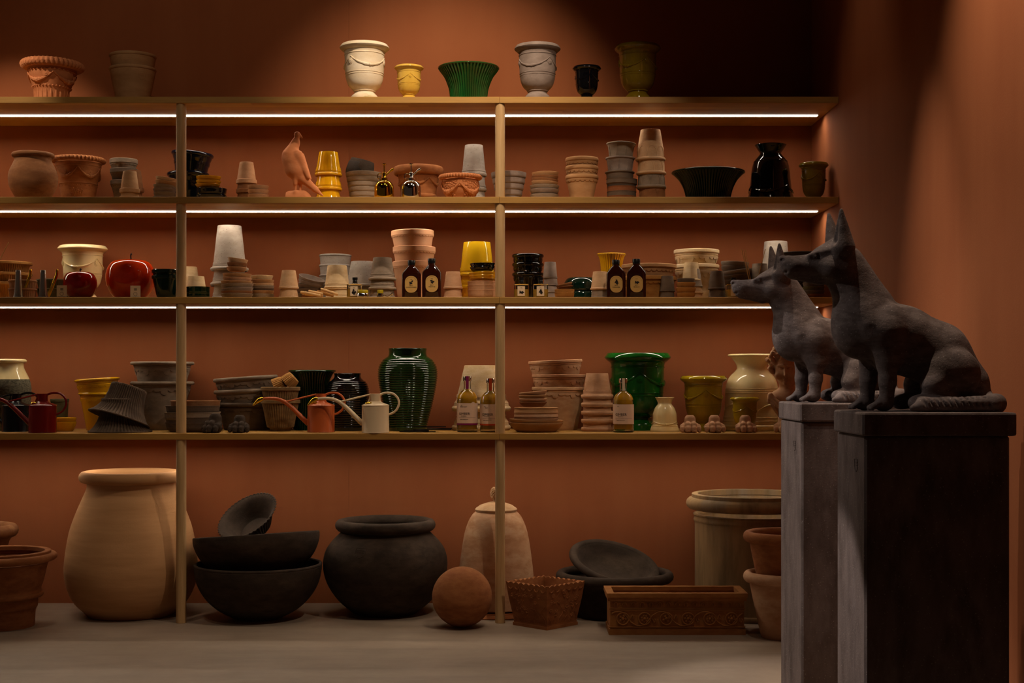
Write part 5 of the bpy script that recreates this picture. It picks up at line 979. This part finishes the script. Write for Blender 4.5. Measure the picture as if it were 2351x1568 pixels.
for sy in (-1, 1): B += [c_(bp_(1600, 360, sy * .022), bp_(1720, 620, sy * .018), 62, 24, .006), c_(bp_(1560, 620, sy * .01), bp_(1560, 690, sy * .012), 42, 20, .01), c_(bp_(1590, 98, sy * .0125), bp_(1592, 99, sy * .0125), 9, 9, .0012), c_(bp_(1590, 98, sy * .0152), bp_(1592, 99, sy * .0152), 3.5, 3.5, .0006, 'sub')]
bird_me = skin(B, (-.095, -.05, 0.0), (.105, .05, .31), .0022, 'body', 2)
rock = G(); ball(rock, (0, 0, .010), .048, 20, 10, (1.0, .75, .42))
put([('body', bird_me, 'terra_lit'), ('mound', skin([c_(bp_(1500, 820), bp_(1650, 822), 44, 52, .01), c_(bp_(1570, 800, -.015), bp_(1590, 812, .015), 30, 34, .01), c_(bp_(1480, 870), bp_(1670, 870), 80, 80, .01)] + [c_(bp_(1540 + 18 * i, 800, -.006), bp_(1510 + 22 * i, 812, -.014), 9, 7, .002) for i in range(3)], (-.06, -.045, 0.0), (.05, .045, .05), .0022, 'mound', 2), 'terra_lit')],
    'bird_figure', 'terracotta pigeon figure perched on a small mound', 'bird statue', lc_)
# paws
def paw_mesh(side=0.):
    A = [('cap', (0, .014, .056), (0, .010, .020), .0245, .028, .008, 'add'), ('ell', (0, .004, .018), (.040, .030, .022), 0., .008, 'add')]
    for x, y, q, zk in ((-.0350, .000, .0115, .026), (-.0125, -.013, .0145, .034), (.0125, -.013, .0145, .034), (.0350, .000, .0115, .026)):
        A += [('cap', (x * .7, y + .018, zk + .008), (x, y, zk), q * .85, q, .0025, 'add'), ('cap', (x * 1.05, y - .012, .018), (x * 1.06, y - .014, .010), q * .92, q * .88, .0022, 'add'), ('cap', (x, y - .002, zk - .003), (x * 1.04, y - .010, .018), q * .85, q * .85, .003, 'add')]
        yf = y - .0135 - q * .88
        A += [('cap', (x * 1.06, yf, .0055), (x * 1.06, yf - .0005, .0105), .0040, .0045, .0006, 'sub'), ('cap', (x * 1.06, yf + .0022, .005), (x * 1.06, yf + .0018, .0095), .0032, .0036, .0005, 'add')]
    for x, yy in ((-.0240, -.014), (0., -.030), (.0240, -.014)): A.append(('cap', (x * 1.08, yy - .004, .0), (x * .9, yy + .012, .048), .0018, .0016, .0015, 'sub'))
    A += [('ell', (0, .014, .081), (.034, .036, .006), 0., .0015, 'sub'), ('ell', (0, 0, -.040), (.16, .16, .040), 0., .001, 'sub')]
    return skin(A, (-.06, -.055, -.004), (.06, .05, .085), .0016, 'body', 1)
pm = paw_mesh()
def paw(cx, mat, label, grp, sc=1., rz=0., Y=5.77):
    s, by, loc = conv(cx, Y, 4); o = obj('paw_foot', pm, None, loc=(loc[0], loc[1], loc[2] + .0014), rot=(0, 0, rz)); o.scale = (sc, sc, sc)
    if not pm.materials: pm.materials.append(MATS[mat])
    o.material_slots[0].link = 'OBJECT'; o.material_slots[0].material = MATS[mat]; tag(o, label, 'pot foot', grp)
paw(1585, 'rose_pale', 'pinkish clay lion-paw pot foot before the olive yellow urn', 'pink clay paw feet on the fourth board', .92)
paw(1641, 'rose_pale', 'pinkish clay lion-paw pot foot in the middle of the three', 'pink clay paw feet on the fourth board', .92)
paw(1712, 'rose_pale', 'pinkish clay lion-paw pot foot before the small olive urn', 'pink clay paw feet on the fourth board', .92)
paw(488, 'anthracite', 'dark lion-paw pot foot turned sideways before the wide saucers', 'dark clay paw feet on the fourth board', 1.02, -.75)
paw(549, 'anthracite', 'dark lion-paw pot foot facing front before the grey pots', 'dark clay paw feet on the fourth board', .93)
paw(1800, 'rose_pale', 'clay lion-paw pot foot mostly hidden by the farther pedestal', 'pink clay paw feet on the fourth board', .92)
# bust of a curly-haired child
def bust():
    s, by, loc = conv(1810, 5.88, 4)
    k = s / 7.125; q = lambda x, y, d=0.: ((x - 500) * k, d, (by - 780 - y / 7.125) * s); R = lambda v: v * k
    c = lambda a, b, ra, rb, kk=.01, op='add': ('cap', a, b, R(ra), R(rb), kk, op)
    e = lambda a, RR, rot=0., kk=.01, op='add': ('ell', a, tuple(R(v) for v in RR), rot, kk, op)
    f = -.052
    A = [e(q(440, 430), (205, 215, 235)), e(q(450, 560, -.012), (165, 170, 190), 0., .015), c(q(445, 690, -.03), q(445, 690, -.03), 60, 60, .01), c(q(480, 700, .01), q(500, 860, .01), 115, 130, .02),
         c(q(330, 960, .005), q(700, 950, .005), 135, 135, .03), e(q(500, 1080, .0), (250, 180, 200), 0., .03), c(q(500, 1200), q(500, 1400), 130, 90, .03), c(q(500, 1400), q(500, 1455), 150, 165, .012),
         c(q(405, 470, -.052), q(398, 585, -.068), 18, 26, .006), e(q(345, 470, -.047), (46, 30, 24), 0., .006, 'sub'), e(q(480, 470, -.050), (46, 30, 24), 0., .006, 'sub'),
         e(q(347, 475, -.044), (30, 22, 18), 0., .003), e(q(482, 475, -.046), (30, 22, 18), 0., .003), c(q(300, 425, -.044), q(380, 420, -.056), 14, 14, .006), c(q(440, 420, -.057), q(530, 425, -.046), 14, 14, .006),
         c(q(385, 648, -.055), q(440, 648, -.056), 11, 11, .006), c(q(392, 668, -.053), q(435, 668, -.054), 13, 13, .006), c(q(378, 658, -.0595), q(448, 658, -.0605), 3, 3, .002, 'sub'),
         e(q(300, 590, -.035), (55, 45, 60), 0., .012), e(q(535, 590, -.037), (55, 45, 60), 0., .012), c(q(415, 720, -.045), q(420, 722, -.045), 34, 34, .008), e(q(640, 520, .0), (22, 36, 50), 0., .005), e(q(245, 520, .0), (22, 36, 50), 0., .005)]
    body = skin(A, (-.12, -.085, 0.0), (.12, .075, .34), .0026, 'head_and_shoulders', 2)
    rr = random.Random(5); H = [e(q(440, 380, .012), (222, 225, 215), 0., .01)]
    for i in range(90):
        th = rr.random() * 2 * PI; ph = rr.random() * 1.75; x, y, z = math.sin(ph) * math.cos(th), math.sin(ph) * math.sin(th), math.cos(ph)
        if y < -.45 and z < .42: continue
        cc = np.array(q(440 + 215 * x, 400 - 225 * z, 0)) + np.array([0, 215 * k * y + .006, 0]); H.append(('cap', tuple(cc), tuple(cc + np.array([rr.random() - .5, rr.random() - .5, rr.random() - .7]) * .012), R(30), R(26), .003, 'add'))
    for x, y in ((150, 330), (185, 470), (200, 400), (690, 440), (220, 220), (270, 150), (310, 100), (700, 350), (240, 300), (255, 380), (235, 440), (225, 520), (265, 240), (330, 190), (390, 150), (215, 330), (190, 280), (250, 200), (300, 260)): H.append(c(q(x, y, -.006 - .010 * ((x + y) % 3)), q(x + 8, y + 10, -.010 - .008 * ((x + y) % 3)), 40, 36, .003)); 
    hair = skin(H, (-.12, -.08, .09), (.12, .09, .36), .0026, 'hair', 1)
    D = [c(q(185, 900, -.03), q(350, 1060, -.055), 26, 24, .006), c(q(350, 1060, -.055), q(560, 1010, -.06), 24, 22, .006), c(q(560, 1010, -.06), q(780, 900, -.03), 22, 26, .006), c(q(190, 960, -.028), q(330, 1120, -.048), 30, 26, .006), c(q(330, 1120, -.048), q(640, 1090, -.05), 26, 26, .006), c(q(270, 1080, -.03), q(320, 1260, -.03), 26, 14, .006), c(q(185, 900, -.03), q(210, 1010, .02), 40, 46, .01)]
    dr = skin(D, (-.14, -.085, .05), (.14, .05, .22), .0024, 'drapery', 1)
    put([('head_and_shoulders', body, 'rose_pale'), ('hair', hair, 'rose_pale'), ('drapery', dr, 'rose_pale')], 'child_bust', 'terracotta bust of a curly-haired child half hidden behind the dog', 'bust', loc)
bust()
